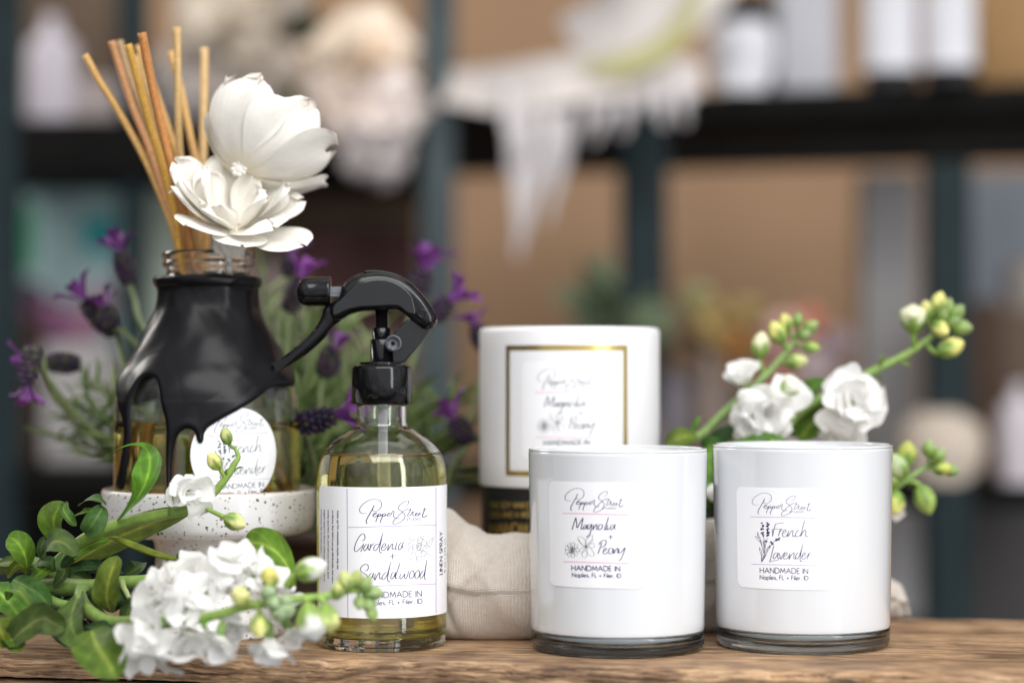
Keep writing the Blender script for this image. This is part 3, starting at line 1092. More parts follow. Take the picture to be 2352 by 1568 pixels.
# ------------------------------------------------------------------ table
TA = math.radians(-9.3)
def build_table():
    base = (0, 96.5, 0)
    t = thing('wooden_table', 'rough weathered brown plank table that everything stands on', 'table', base)
    t.rotation_euler[2] = TA
    rr = np.random.RandomState(3)

    def plank(name, x0, x1, y0, y1, z0, z1, m, amp=.1):
        nx, ny = 420, 46
        xs = np.linspace(x0, x1, nx)
        # cross-section from the underside of the front edge over the worn corner to the back edge
        prof = [(y0 + .10, z0), (y0 + .02, z0 + .12)] + [(y0, z) for z in np.linspace(z0 + .3, z1 - .32, 6)]
        prof += [(y0 + .02, z1 - .22), (y0 + .07, z1 - .12), (y0 + .15, z1 - .05), (y0 + .28, z1 - .012)]
        prof += [(y, z1) for y in np.linspace(y0 + .5, y1 - .4, ny)]
        prof += [(y1 - .1, z1 - .06), (y1, z1 - .3), (y1, z0)]
        def wav(x, s, k):
            return sum(math.sin(x * f + s * 7 + i) / (i + 1) for i, f in enumerate((.35, .9, 2.1, 4.7, 9.0)[:k]))
        v = []
        for i, x in enumerate(xs):
            for j, (y, z) in enumerate(prof):
                dy = dz = 0
                fe = max(0, 1 - (y - y0) / .6)
                if fe > 0:
                    dy = fe * amp * (.55 * wav(x, 1, 5) + .5 * wav(x * 1.3, j * .35, 4))
                    dz = fe * amp * .35 * wav(x, 2, 5)
                    if z > z1 - .4:
                        ch = max(0, wav(x * .8, 5, 4) - .75) * fe          # splintered chips off the arris
                        dz -= ch * .22
                        dy += ch * .25
                v.append((x, y + dy, z + dz))
        K = len(prof)
        f = [(i * K + j, i * K + j + 1, (i + 1) * K + j + 1, (i + 1) * K + j)[::-1] for i in range(nx - 1) for j in range(K - 1)]
        f.append(tuple(range(K)))
        f.append(tuple(range((nx - 1) * K, nx * K))[::-1])
        f += [((i) * K, (i + 1) * K, (i + 2) * K - 1, (i + 1) * K - 1) for i in range(nx - 1)]
        g = Geo().add(np.array(v) + np.array(base), f)
        return obj(name, g, m, t)
    # local frame is turned by TA: front edge lies at local y = YF
    plank('top_plank', -46, 46, -8.1, 11.6, -1.05, 0, M['wood'])
    plank('lower_plank', -46, 46, -7.95, 11.5, -3.2, -1.18, M['wood_dark'], .06)
    for sx in (-1, 1):
        for sy in (-5.5, 9):
            g = box((sx * 42 - 2, sy - 2, -78), (sx * 42 + 2, sy + 2, -3.25))
            g.v[0] += np.array(base)
            obj('leg', g, M['wood_dark'], t, smooth=False)
build_table()


# ------------------------------------------------------------------ shop shelving behind
BK = 215.0


def bx(x0, y0, x1, y1, Y, dep):
    """box whose front face covers the picture rectangle when it stands Y cm away"""
    a, b = P(x0, y1, Y), P(x1, y0, Y)
    return (a[0], Y, a[2]), (b[0], Y + dep, b[2])


def simple(name, label, cat, geo, m, group=None):
    v = np.vstack(geo.v)
    base = ((v[:, 0].min() + v[:, 0].max()) / 2, (v[:, 1].min() + v[:, 1].max()) / 2, v[:, 2].min())
    return tag(obj(name, geo, m, base=base, smooth=True, sharp=40), label, cat, group)


def build_room():
    g = box((-140, 300, -80), (140, 304, 160))
    tag(obj('wall', g, M['wall'], smooth=False), None, None, kind='structure')
    g = box((-160, 60, -84), (160, 300, -80.2))
    tag(obj('floor', g, M['floor'], smooth=False), None, None, kind='structure')

    def unit(label, posts, boards, panels=()):
        c = P(*posts[0][:2], posts[0][3])
        t = thing('shelf_unit', label, 'shelf', (c[0], c[1], -80))
        for x0, x1, ytop, Y, m in [(p[0], p[1], p[2], p[3], p[4]) for p in posts]:
            a, b = P(x0, ytop, Y), P(x1, ytop, Y)
            obj('post', box((a[0], Y, -80), (b[0], Y + (b[0] - a[0]), a[2] if ytop else 95), bev=.3), M[m], t)
        for x0, y0, x1, y1, Y, dep, dz in boards:
            lo, hi = bx(x0, y0, x1, y1, Y, dep)
            g = box(lo, hi, bev=.2)
            if dz:      # swung round: the right end comes nearer
                v = g.v[0]
                k = (v[:, 0] - lo[0]) / (hi[0] - lo[0])
                v[:, 1] += dz * k
            obj('shelf_board', g, M['board'], t)
        for x0, y0, x1, y1, Y, dep, m in panels:
            obj('back_panel', box(*bx(x0, y0, x1, y1, Y, dep)), M[m], t, smooth=False)
        return t
    unit('dark steel shelf unit on the left behind the reeds', [(-40, 40, 0, 212, 'steel'), (272, 335, 0, 216, 'steel'), (968, 1044, 0, 206, 'steel_mid')],
         [(-60, 272, 1000, 400, 213, 34, 0), (-60, 1070, 1010, 1130, 213, 34, 0)])
    unit('black shelf unit on the right with a thick top shelf behind the tumblers', [(1425, 1535, 230, 216, 'steel'), (2135, 2232, 372, 206, 'steel')],
         [(1040, 232, 2480, 300, 222, 38, -17), (1040, 338, 2480, 388, 224, 8, -17), (1040, 1092, 2480, 1150, 222, 36, -17)],
         [(1000, 296, 2480, 345, 258, 1, 'back')])
    g = box(*bx(1985, 395, 2110, 1420, 240, 5))
    simple('steel_column', 'pale grey upright column between brown board and dark post', 'column', g, M['steel_grey'])
    g = box(*bx(1150, 1150, 2420, 1500, 246, 3))
    simple('cabinet_door', 'dark grey cabinet panel below the shelves', 'cabinet', g, M['floor'])
    g = box(*bx(-160, 1130, 700, 1500, 250, 3))
    simple('cabinet_door', 'near black brown cabinet panel low on the left', 'cabinet', g, M['board'])
    g = box(*bx(2225, 395, 2420, 700, 262, 3), col=(.20, .22, .25))
    simple('poster', 'slate blue panel beside the dark post at the right edge', 'panel', g, M['plain'])


build_room()


def jar_like(name, label, cat, x0, y0, x1, y1, Y, prof, col, m='plain', group=None, extra=None):
    """round goods on a shelf: profile (r 0..1, z 0..1) fitted into the picture rectangle"""
    a, b = P(x0, y1, Y), P(x1, y0, Y)
    r, h = (b[0] - a[0]) / 2, b[2] - a[2]
    c = ((a[0] + b[0]) / 2, Y, a[2])
    t = thing(name, label, cat, c, group)
    obj('body', lathe([(q[0] * r, q[1] * h) for q in prof], c, 32, col=col), M[m], t)
    if extra:
        for nm, pr, cl, mm in extra:
            obj(nm, lathe([(q[0] * r, q[1] * h) for q in pr], c, 32, col=cl), M[mm], t)
    return t


BOTTLE = [(0, 0), (.95, 0), (1, .03), (1, .68), (.85, .78), (.36, .86), (.34, 1), (0, 1)]
POT = [(0, 0), (.8, 0), (.9, .1), (1, .95), (1, 1), (.9, 1), (.88, .8), (0, .8)]
ROUND = [(0, 0), (.6, .01), (.92, .2), (1, .45), (.9, .75), (.55, .95), (0, 1)]


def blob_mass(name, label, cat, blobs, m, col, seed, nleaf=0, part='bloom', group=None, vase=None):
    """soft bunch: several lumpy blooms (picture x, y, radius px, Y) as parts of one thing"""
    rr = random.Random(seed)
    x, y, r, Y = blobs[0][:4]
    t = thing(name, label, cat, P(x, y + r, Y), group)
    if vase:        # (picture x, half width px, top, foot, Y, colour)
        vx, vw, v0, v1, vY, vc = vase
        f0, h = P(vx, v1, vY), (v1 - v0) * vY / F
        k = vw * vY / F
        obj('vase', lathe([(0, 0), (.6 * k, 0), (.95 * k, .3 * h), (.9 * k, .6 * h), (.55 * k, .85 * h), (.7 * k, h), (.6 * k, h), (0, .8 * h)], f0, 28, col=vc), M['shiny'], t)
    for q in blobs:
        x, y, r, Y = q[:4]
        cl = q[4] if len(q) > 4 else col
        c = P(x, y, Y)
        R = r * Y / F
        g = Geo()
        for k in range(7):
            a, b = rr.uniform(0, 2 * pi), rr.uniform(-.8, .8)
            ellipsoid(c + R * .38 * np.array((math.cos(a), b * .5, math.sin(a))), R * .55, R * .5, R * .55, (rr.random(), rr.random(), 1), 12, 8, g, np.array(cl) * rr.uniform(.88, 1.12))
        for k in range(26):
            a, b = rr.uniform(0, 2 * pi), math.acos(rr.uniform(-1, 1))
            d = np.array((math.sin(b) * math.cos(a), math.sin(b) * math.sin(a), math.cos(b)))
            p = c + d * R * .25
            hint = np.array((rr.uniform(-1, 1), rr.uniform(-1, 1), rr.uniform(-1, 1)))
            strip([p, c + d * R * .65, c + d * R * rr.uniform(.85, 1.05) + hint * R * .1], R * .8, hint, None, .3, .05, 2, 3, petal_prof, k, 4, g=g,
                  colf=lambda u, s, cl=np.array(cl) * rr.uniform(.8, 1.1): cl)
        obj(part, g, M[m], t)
    return t


def yL(Y):      # picture height of the shelf tops at a given depth: left top, left low, right top, right low
    return 860 - 588 * 213 / Y


def yl(Y):
    return 860 + 210 * 213 / Y


def yR(Y):
    return 860 - 628 * 222 / Y


def yr(Y):
    return 860 + 232 * 222 / Y


def build_goods():
    dk = (.012, .010, .012)
    wl = (.80, .80, .84)
    lab = [('label', [(1.01, .1), (1.01, .66)], wl, 'plain')]
    # right top shelf
    jar_like('dark_bottle', 'brown black bottle with white label, second from the right on the top shelf', 'bottle', 1985, -150, 2110, yR(212), 212, BOTTLE, dk, 'shiny', 'dark bottles on the top shelf', lab)
    jar_like('dark_bottle', 'brown black bottle with white label at the right end of the top shelf', 'bottle', 2122, -140, 2238, yR(209), 209, BOTTLE, dk, 'shiny', 'dark bottles on the top shelf', lab)
    simple('box', 'tall pale grey box beside the dark bottles', 'box', box(*bx(1790, -60, 1925, yR(214), 214, 12), bev=.3, col=(.50, .50, .53)), M['plain'])
    t = jar_like('white_jar', 'round white jar with a dark lid beside the pale grey box', 'jar', 1625, 40, 1785, yR(216), 216, [(0, 0), (.7, 0), (1, .35), (1, .7), (.75, .95), (0, .95)], (.72, .72, .76), 'shiny', None,
                 [('lid', [(.8, .93), (.85, 1.0), (.8, 1.25), (0, 1.28)], (.02, .02, .02), 'plain')])
    simple('box', 'orange brown box at the top right corner', 'box', box(*bx(2245, -60, 2420, yR(216), 216, 14), bev=.3, col=(.34, .20, .085)), M['plain'])
    # cloth with trailing fringe hung over the shelf
    t = thing('hanging_garland', 'cream garland with long drooping strands over the right shelf', 'garland', P(1320, 200, 205))
    g = strip([P(1025, 205, 206), P(1150, 212, 204), P(1300, 190, 203), P(1450, 175, 203), P(1610, 185, 204)], 5.2, (0, -1, .3), None, .3, .06, 2, 5, lambda s: .75 + .35 * math.sin(pi * s), 2, 8,
              colf=lambda u, s: np.array((.66, .60, .56)))
    obj('drape', g, M['plain'], t)
    g = strip([P(1330, 130, 206), P(1450, 60, 205), P(1540, -20, 206), P(1600, -120, 207)], 10.5, (.5, -1, .3), None, .5, .05, 2, 5, lambda s: .8 + .3 * s, 12, 8, colf=lambda u, s: np.array((.68, .63, .60)))
    obj('drape', g, M['plain'], t)
    g = strip([P(1330, 150, 202), P(1430, 150, 201), P(1530, 105, 202), P(1585, 20, 203), P(1600, -60, 204)], 2.4, (0, -1, .2), None, .2, .05, 2, 4, lance, 3, 8, colf=lambda u, s: np.array((.44, .42, .19)))
    obj('green_ribbon', g, M['plain'], t)
    for k, (x, y0, y1, w, b) in enumerate([(1195, 200, 420, 4.6, -20), (1240, 190, 560, 3.0, -45), (1285, 190, 440, 4.4, -55), (1310, 200, 520, 2.2, -60), (1400, 180, 330, 2.4, -40), (1440, 180, 315, 2.6, -10),
                                           (1370, 190, 300, 3.2, -30), (1520, 170, 290, 3.0, 0), (1570, 170, 285, 2.6, 0), (1480, 190, 260, 3.4, -10), (1190, 280, 600, 1.8, 0), (1175, 210, 330, 3, -10)]):
        g = strip([P(x, y0, 204), P(x + b * .3, (y0 + y1) / 2, 202), P(x + b, y1, 203)], w, (0, -1, .1), (.4, -1, 0), .4, .08, 2, 4, lambda s: (1 - s * .75) if s < 1 else .05, k, 8,
                  colf=lambda u, s: np.array((.62, .58, .58)))
        obj('strand', g, M['plain'], t)
    # left top shelf
    jar_like('white_bottle', 'dusty white bottle on the left shelf under the top corner', 'bottle', 62, 40, 178, yL(222), 222, BOTTLE, (.64, .59, .64), 'plain')
    simple('box', 'long greyish pink box lying on the left shelf', 'box', box(*bx(10, 180, 350, yL(224), 224, 14), bev=.4, col=(.55, .48, .46)), M['plain'])
    simple('box', 'brown cardboard box at the back of the left top shelf', 'box', box(*bx(-60, -60, 260, yL(240), 240, 6), bev=.3, col=(.14, .10, .07)), M['plain'])
    simple('basket_box', 'small grey box behind the reeds on the left shelf', 'box', box(*bx(365, 130, 480, yL(222), 222, 12), bev=.4, col=(.30, .28, .27)), M['plain'])
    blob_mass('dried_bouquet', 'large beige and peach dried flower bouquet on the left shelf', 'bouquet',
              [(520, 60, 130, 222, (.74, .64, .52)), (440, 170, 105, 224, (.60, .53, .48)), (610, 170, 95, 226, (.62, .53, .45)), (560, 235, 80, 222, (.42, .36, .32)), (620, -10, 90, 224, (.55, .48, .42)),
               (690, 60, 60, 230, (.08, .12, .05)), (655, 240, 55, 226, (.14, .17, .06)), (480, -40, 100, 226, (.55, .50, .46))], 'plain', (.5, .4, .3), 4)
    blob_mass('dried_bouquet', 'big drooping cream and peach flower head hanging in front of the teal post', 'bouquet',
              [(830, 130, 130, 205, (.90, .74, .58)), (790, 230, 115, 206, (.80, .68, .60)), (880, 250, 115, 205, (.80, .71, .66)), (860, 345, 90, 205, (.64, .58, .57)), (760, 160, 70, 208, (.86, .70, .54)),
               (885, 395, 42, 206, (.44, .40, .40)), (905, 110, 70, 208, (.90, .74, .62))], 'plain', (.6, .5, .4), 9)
    # left lower shelf
    q = simple('box', 'teal blue box on the left lower shelf', 'box', box(*bx(-40, 425, 268, yl(234), 234, 10), bev=.3, col=(.46, .64, .64)), M['plain'])
    obj('printed_panel', box(*bx(192, 495, 262, 582, 233.7, .25), col=(.03, .38, .40)), M['plain'], q, smooth=False)
    obj('printed_panel', box(*bx(12, 470, 76, 620, 233.7, .25), col=(.08, .42, .20)), M['plain'], q, smooth=False)
    simple('box', 'pale sage green box between the dark post and the reeds', 'box', box(*bx(335, 430, 470, yl(232), 232, 10), bev=.3, col=(.52, .60, .50)), M['plain'])
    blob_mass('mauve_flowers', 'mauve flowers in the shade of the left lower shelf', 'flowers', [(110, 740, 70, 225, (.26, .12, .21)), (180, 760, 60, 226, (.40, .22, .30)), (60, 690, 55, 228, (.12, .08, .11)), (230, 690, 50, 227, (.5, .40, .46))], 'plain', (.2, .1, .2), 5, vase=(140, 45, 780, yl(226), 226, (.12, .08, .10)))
    simple('box', 'pale grey box low on the left shelf behind the lavender', 'box', box(*bx(95, 790, 360, yl(219), 219, 10), bev=.3, col=(.42, .40, .39)), M['plain'])
    simple('box', 'dark brown box at the left edge of the lower shelf', 'box', box(*bx(-60, 730, 82, yl(219), 219, 12), bev=.3, col=(.06, .035, .02)), M['plain'])
    # middle, behind the wooden flowers and the sprayer
    simple('box', 'wide brown box behind the wooden flowers', 'box', box(*bx(560, 420, 960, yl(236), 236, 10), bev=.3, col=(.15, .10, .065)), M['plain'])
    simple('crate', 'dark maroon crate behind the sprayer', 'crate', box(*bx(700, 540, 955, 764, 222, 11), bev=.3, col=(.055, .022, .022)), M['plain'])
    simple('box', 'grey mauve box behind the black cone jar', 'box', box(*bx(560, 600, 705, yl(224), 224, 10), bev=.3, col=(.22, .17, .16)), M['plain'])
    simple('box', 'taupe box on the lower shelf between sprayer and tube', 'box', box(*bx(712, 765, 962, yl(221), 221, 13), bev=.3, col=(.16, .13, .10)), M['plain'])
    # right lower shelf
    t = thing('potted_plant', 'grey green leafy plant in front of the black post', 'plant', P(1400, yr(208), 208))
    obj('pot', lathe([(0, 0), (4.2, 0), (5, 6), (4.6, 6), (0, 5)], P(1400, yr(208), 208), 32, col=(.20, .13, .10)), M['plain'], t)
    rr = random.Random(8)
    for k in range(30):
        a = rr.uniform(-1, 1)
        x1, y1 = 1400 + a * 175, 530 + 150 * abs(a) + rr.uniform(0, 190)
        b = P(1400 + rr.uniform(-20, 20), 860, 205)
        e = P(x1, y1, 205 + rr.uniform(-8, 8))
        g = strip([b, (b + e) / 2 + np.array((a * -1.5, 0, 2)), e], 2.6, (rr.uniform(-1, 1), -1, .4), None, .3, .03, 2, 3, lance, k, 6,
                  colf=lambda u, s, q=rr.uniform(.7, 1.15): np.array((.13, .17, .10)) * q)
        obj('leaf', g, M['plain'], t)
    blob_mass('ochre_flowers', 'ochre and orange flowers on the right lower shelf', 'flowers',
              [(1640, 740, 55, 210, (.46, .33, .13)), (1600, 690, 45, 212, (.30, .29, .14)), (1690, 790, 48, 211, (.34, .16, .05)), (1720, 720, 40, 213, (.40, .30, .12)), (1590, 790, 50, 212, (.16, .10, .06))], 'plain', (.4, .3, .1), 6, vase=(1630, 48, 800, yr(212), 212, (.20, .15, .12)))
    blob_mass('pink_flowers', 'salmon pink flowers on the right lower shelf beside the ochre ones', 'flowers',
              [(1800, 770, 62, 209, (.58, .36, .31)), (1860, 740, 40, 211, (.60, .22, .15)), (1780, 850, 60, 210, (.42, .20, .16)), (1870, 840, 55, 210, (.42, .33, .33)), (1920, 790, 45, 212, (.34, .26, .27))], 'plain', (.6, .3, .3), 7, vase=(1830, 50, 860, yr(211), 211, (.45, .38, .37)))
    simple('box', 'lilac white box behind the white tube', 'box', box(*bx(1520, 850, 1640, yr(216), 216, 9), bev=.3, col=(.40, .37, .41)), M['plain'])
    simple('box', 'taupe box behind the two stock stems', 'box', box(*bx(1645, 880, 1960, yr(226), 226, 9), bev=.3, col=(.24, .20, .18)), M['plain'])
    jar_like('cream_pouch', 'plump cream pouch on the right lower shelf', 'pouch', 2062, 935, 2262, yr(208), 208, ROUND, (.60, .51, .42), 'plain')
    jar_like('white_jar', 'small white jar at the right edge of the lower shelf', 'jar', 2292, 880, 2390, yr(208), 208, BOTTLE, (.62, .57, .60), 'plain')
    simple('box', 'dark brown box above the cream pouch', 'box', box(*bx(2165, 690, 2300, yr(222), 222, 10), bev=.3, col=(.075, .045, .03)), M['plain'])
    simple('box', 'grey brown box at the right edge above the small white jar', 'box', box(*bx(2302, 712, 2440, yr(222), 222, 10), bev=.3, col=(.13, .09, .065)), M['plain'])
    jar_like('cream_ball', 'beige round ornament at the right edge', 'ornament', 2305, 588, 2420, 715, 226, ROUND, (.36, .32, .29), 'plain')


build_goods()


# ------------------------------------------------------------------ candles
def tumbler(x, Y, rt, rb, h, label, strokes, conv, lab, rulem, inkm, drawm):
    base = (x, Y, 0)
    t = thing('candle_tumbler', label, 'candle', base, 'white glass candles on the table')
    R = lambda z: rb + (rt - rb) * min(max(z, 0), h) / h
    q = .012
    foot = [(0, 0.03), (rb - .5, .03), (rb - .28, 0), (rb - .12, .04), (rb - .03, .16)] + [(R(z), z) for z in np.linspace(.3, .93, 5)]
    curve = [(R(.9) - .02, .9), (R(.8) - .045, .76), (R(.7) - .10, .62), (R(.6) - .24, .50), (R(.5) - .55, .43), (1.8, .41), (0, .40)]
    obj('glass_foot', lathe(foot + curve, base, 128), M['base_glass'], t)
    body = [(0, .40 + q), (1.8, .41 + q), (R(.5) - .55, .43 + q), (R(.6) - .24 - q, .50 + q), (R(.7) - .10 - q, .62 + q), (R(.8) - .045 - q, .76 + q), (R(.9) - .015, .9), (R(.94) - .004, .94)]
    body += [(R(z), z) for z in np.linspace(1.1, h - .24, 12)] + [(rt - .003, h - .2), (rt - .018, h - .17), (rt - .018, h - .13)]
    body += [(rt - .26, h - .14), (rt - .28, h - .3), (rt - .3, h - 1.2), (rt - .32, h - 2.2), (0, h - 2.2)]
    obj('white_body', lathe(body, base, 128, None), M['milk'], t)
    rim = [(rt - .2, h - .12), (rt - .02, h - .12), (rt - .005, h - .08), (rt - .015, h - .03), (rt - .06, h), (rt - .14, h), (rt - .2, h - .04), (rt - .2, h - .12)]
    obj('glass_rim', lathe(rim, base, 128), M['milk'], t)
    can = Can(x, Y, R)
    a0, z1 = can.un(lab[0], lab[1])
    a1, z0 = can.un(lab[2], lab[3])
    hw = (a1 - a0) / 2 * R(5)
    p = obj('label', panel(can, (a0 + a1) / 2, z0, hw, z1, rrect(hw, z1 - z0, .32), .02), M['paper'], t)
    for nm, s, m in (('lettering', strokes[0], inkm), ('drawing', strokes[1], drawm), ('rule_line', strokes[2], rulem)):
        obj(nm, wrapped(can, s, .025, conv), m, p, base=base, smooth=False)
    return t


tumbler(12.86, 94.6, 3.965, 3.81, 8.87, 'white candle tumbler with a lavender sprig drawn on its label', french_strokes(),
        lambda a, b: (1694 + a * .15743, 1114 + b * .15743), (1692, 1116, 1911, 1354), M['violet'], M['ink'], M['ink'])
tumbler(4.62, 93.4, 3.915, 3.77, 8.74, 'white candle tumbler with two flowers drawn on its label, standing before the tall tube', magnolia_strokes(),
        lambda a, b: (1251.8 + a * .1611, 1108.2 + b * .1611), (1261, 1103, 1479, 1350), M['pink'], M['ink'], M['ink_grey'])


# ------------------------------------------------------------------ white cardboard tube
def build_tube():
    X, Y, r = 2.8, 104, 4.385
    base = (X, Y, 0)
    t = thing('candle_tube', 'tall white cardboard candle tube with a gold frame and black base', 'tube', base)
    ztop = H - (748 - 860) * (Y - r) / F
    zb = H - (1123 - 860) * (Y - r) / F
    cap = [(0, ztop - .05), (r - .6, ztop - .04), (r - .35, ztop), (r - .14, ztop - .03), (r - .03, ztop - .12), (r, ztop - .26)] + [(r, z) for z in np.linspace(ztop - 1, zb + .1, 6)] + [(r - .03, zb + .02), (r - .1, zb)]
    obj('lid', lathe(cap, base, 128), M['card'], t)
    can = Can(X, Y, lambda z: r)
    low = obj('base_tube', lathe([(0, .02), (r - .12, .02), (r - .1, .05), (r - .1, zb + .02)], base, 128), M['black_card'], t)
    # gold frame: four foil bars
    a0, z1 = can.un(1162, 793)
    a1, _ = can.un(1441, 789)
    _, z0 = can.un(1168, 1092)
    w = .25 / r
    g = Geo()
    for aa, ab, za, zb_ in ((a0, a1, z1 - .25, z1), (a0, a1, z0, z0 + .25), (a0, a0 + w, z0 + .25, z1 - .25), (a1 - w, a1, z0 + .25, z1 - .25)):
        n = 30
        th = np.linspace(aa, ab, n)
        v = np.vstack([can.at(th, np.full(n, za), .008), can.at(th, np.full(n, zb_), .008)])
        g.add(v, [(i, i + 1, n + i + 1, n + i) for i in range(n - 1)])
    obj('gold_frame', g, M['gold'], t)
    b0, y1 = can.un(1199, 830)
    b1, _ = can.un(1415, 830)
    _, y0 = can.un(1200, 1055)
    hw = (b1 - b0) / 2 * r
    p = obj('label', panel(can, (b0 + b1) / 2, y0, hw, y1, rrect(hw, y1 - y0, .3), .01), M['paper'], t)
    conv = lambda a, b: (1230 + (a - 258) * .1529, 900.8 + (b - 432 - .025 * (a - 258)) * .1486)
    for (nm, m), s in zip((('lettering', M['ink_grey']), ('drawing', M['ink_grey']), ('rule_line', M['pink'])), magnolia_strokes()):
        obj(nm, wrapped(can, s, .016, conv), m, p, base=base, smooth=False)
    s = sansd('THE SOY WAX C', 1127, 1166, 1216, 13, 3.0) + sansd('OILS AND A WO', 1127, 1187.5, 1217, 13, 3.0) + sansd('HANDM', 1127, 1225, 1212, 23.5, 5.4)
    can2 = Can(X, Y, lambda z: r - .1)
    obj('lettering', wrapped(can2, s, .012, lambda a, b: (a, b)), M['gold'], low, base=base, smooth=False)


build_tube()


# ------------------------------------------------------------------ linen cloth heaped round the tube
def build_cloth():
    path = crom([(-5.2, 98.4), (-4.6, 98.3), (-3.6, 98.0), (-2.3, 97.5), (-1.0, 97.2), (.4, 97.2), (1.8, 97.9), (3.4, 98.5), (5.0, 98.6), (6.8, 98.7), (8.2, 99.2), (9.6, 100.4), (11.5, 102.0), (13.5, 103.4), (15.8, 104.6), (17.6, 105.2), (18.9, 105.5), (19.6, 105.6)], 14)
    px_ = path[:, 0]
    hgt = np.interp(px_, [-5.2, -4.7, -4.0, -3.0, -2.2, -1.3, .4, 1.6, 3, 5, 7, 8.6, 9.8, 12, 15, 17.5, 19, 19.6], [.8, 4.5, 6.0, 5.9, 5.2, 4.75, 4.85, 4.5, 3.6, 3.6, 4.6, 5.2, 5.2, 4.4, 3.2, 2.6, 1.7, .3])
    wid = np.interp(px_, [-5.2, -4.6, -3.6, -2.2, -.8, .5, 1.8, 3.4, 6.8, 8.5, 10, 12, 15, 17.5, 19, 19.6], [.2, 1.0, 1.6, 2.0, 2.1, 2.0, 1.3, .75, .8, 1.3, 1.7, 2.0, 2.0, 1.7, 1.1, .2])
    t = np.gradient(path, axis=0)
    t /= np.linalg.norm(t, axis=1)[:, None]
    K = 150
    v, uv = [], []
    rr = random.Random(4)
    fold = [(rr.uniform(.3, 1.1), rr.uniform(.8, 2.4), rr.uniform(0, 6.3), rr.uniform(.03, .10)) for _ in range(9)]
    cum = np.concatenate([[0], np.cumsum(np.linalg.norm(np.diff(path, axis=0), axis=1))])
    for i in range(len(path)):
        nx, ny = t[i][1], -t[i][0]       # towards the camera
        for k in range(K):
            a = 2 * pi * k / K
            ca, sa = math.cos(a), math.sin(a)
            x = math.copysign(abs(ca) ** .55, ca)
            z = math.copysign(abs(sa) ** .85, sa)
            z = z * .5 + .5
            bulge = 1 + .12 * math.sin(pi * z)
            d = sum(A * math.sin(f1 * cum[i] * 1.6 + f2 * a + p) for f1, f2, p, A in fold)
            d += .20 * (1 - abs(math.sin(cum[i] * .95 + 2.4 * z + .6))) ** 2 - .22 * (1 - abs(math.sin(cum[i] * .62 - 2.1 * z + 1.9))) ** 3 + .08 * math.sin(cum[i] * 3.1 - 4 * z) * z
            d -= .22 * max(0, 1 - abs(math.sin(cum[i] * .8 + 1.2 * z + .4)) * 2.2) ** 2 - .20 * max(0, 1 - abs(math.sin(cum[i] * .55 - 2.0 * z + 2.2)) * 1.8) ** 2
            d += .12 * math.sin(1.6 * cum[i] + 2.5 * math.sin(a)) * max(0, z - .4)
            m = wid[i] * bulge + d * min(1, wid[i])
            hh = hgt[i] + .35 * d
            zz = max(0.02, z * hh - .05)
            v.append((path[i][0] + nx * x * m, path[i][1] + ny * x * m, zz))
            uv.append((cum[i] * 1.6, 0 if k == 0 else uv[-1][1] + 1.6 * float(np.linalg.norm(np.array(v[-1]) - np.array(v[-2])))))
    f = []
    for i in range(len(path) - 1):
        for k in range(K):
            k2 = (k + 1) % K
            f.append((i * K + k, i * K + k2, (i + 1) * K + k2, (i + 1) * K + k))
    f.append(tuple(range(K))[::-1])
    f.append(tuple(range((len(path) - 1) * K, len(path) * K)))
    o = obj('linen_cloth', Geo().add(v, f), M['linen'], base=(2, 98, 0))
    me = o.data
    ul = me.uv_layers.new(name='UVMap')
    uvs = np.array(uv)
    idx = np.zeros(len(me.loops), np.int32)
    me.loops.foreach_get('vertex_index', idx)
    ul.data.foreach_set('uv', uvs[idx].astype(np.float32).ravel())
    tag(o, 'crumpled natural linen cloth heaped around the foot of the white tube', 'cloth')


build_cloth()


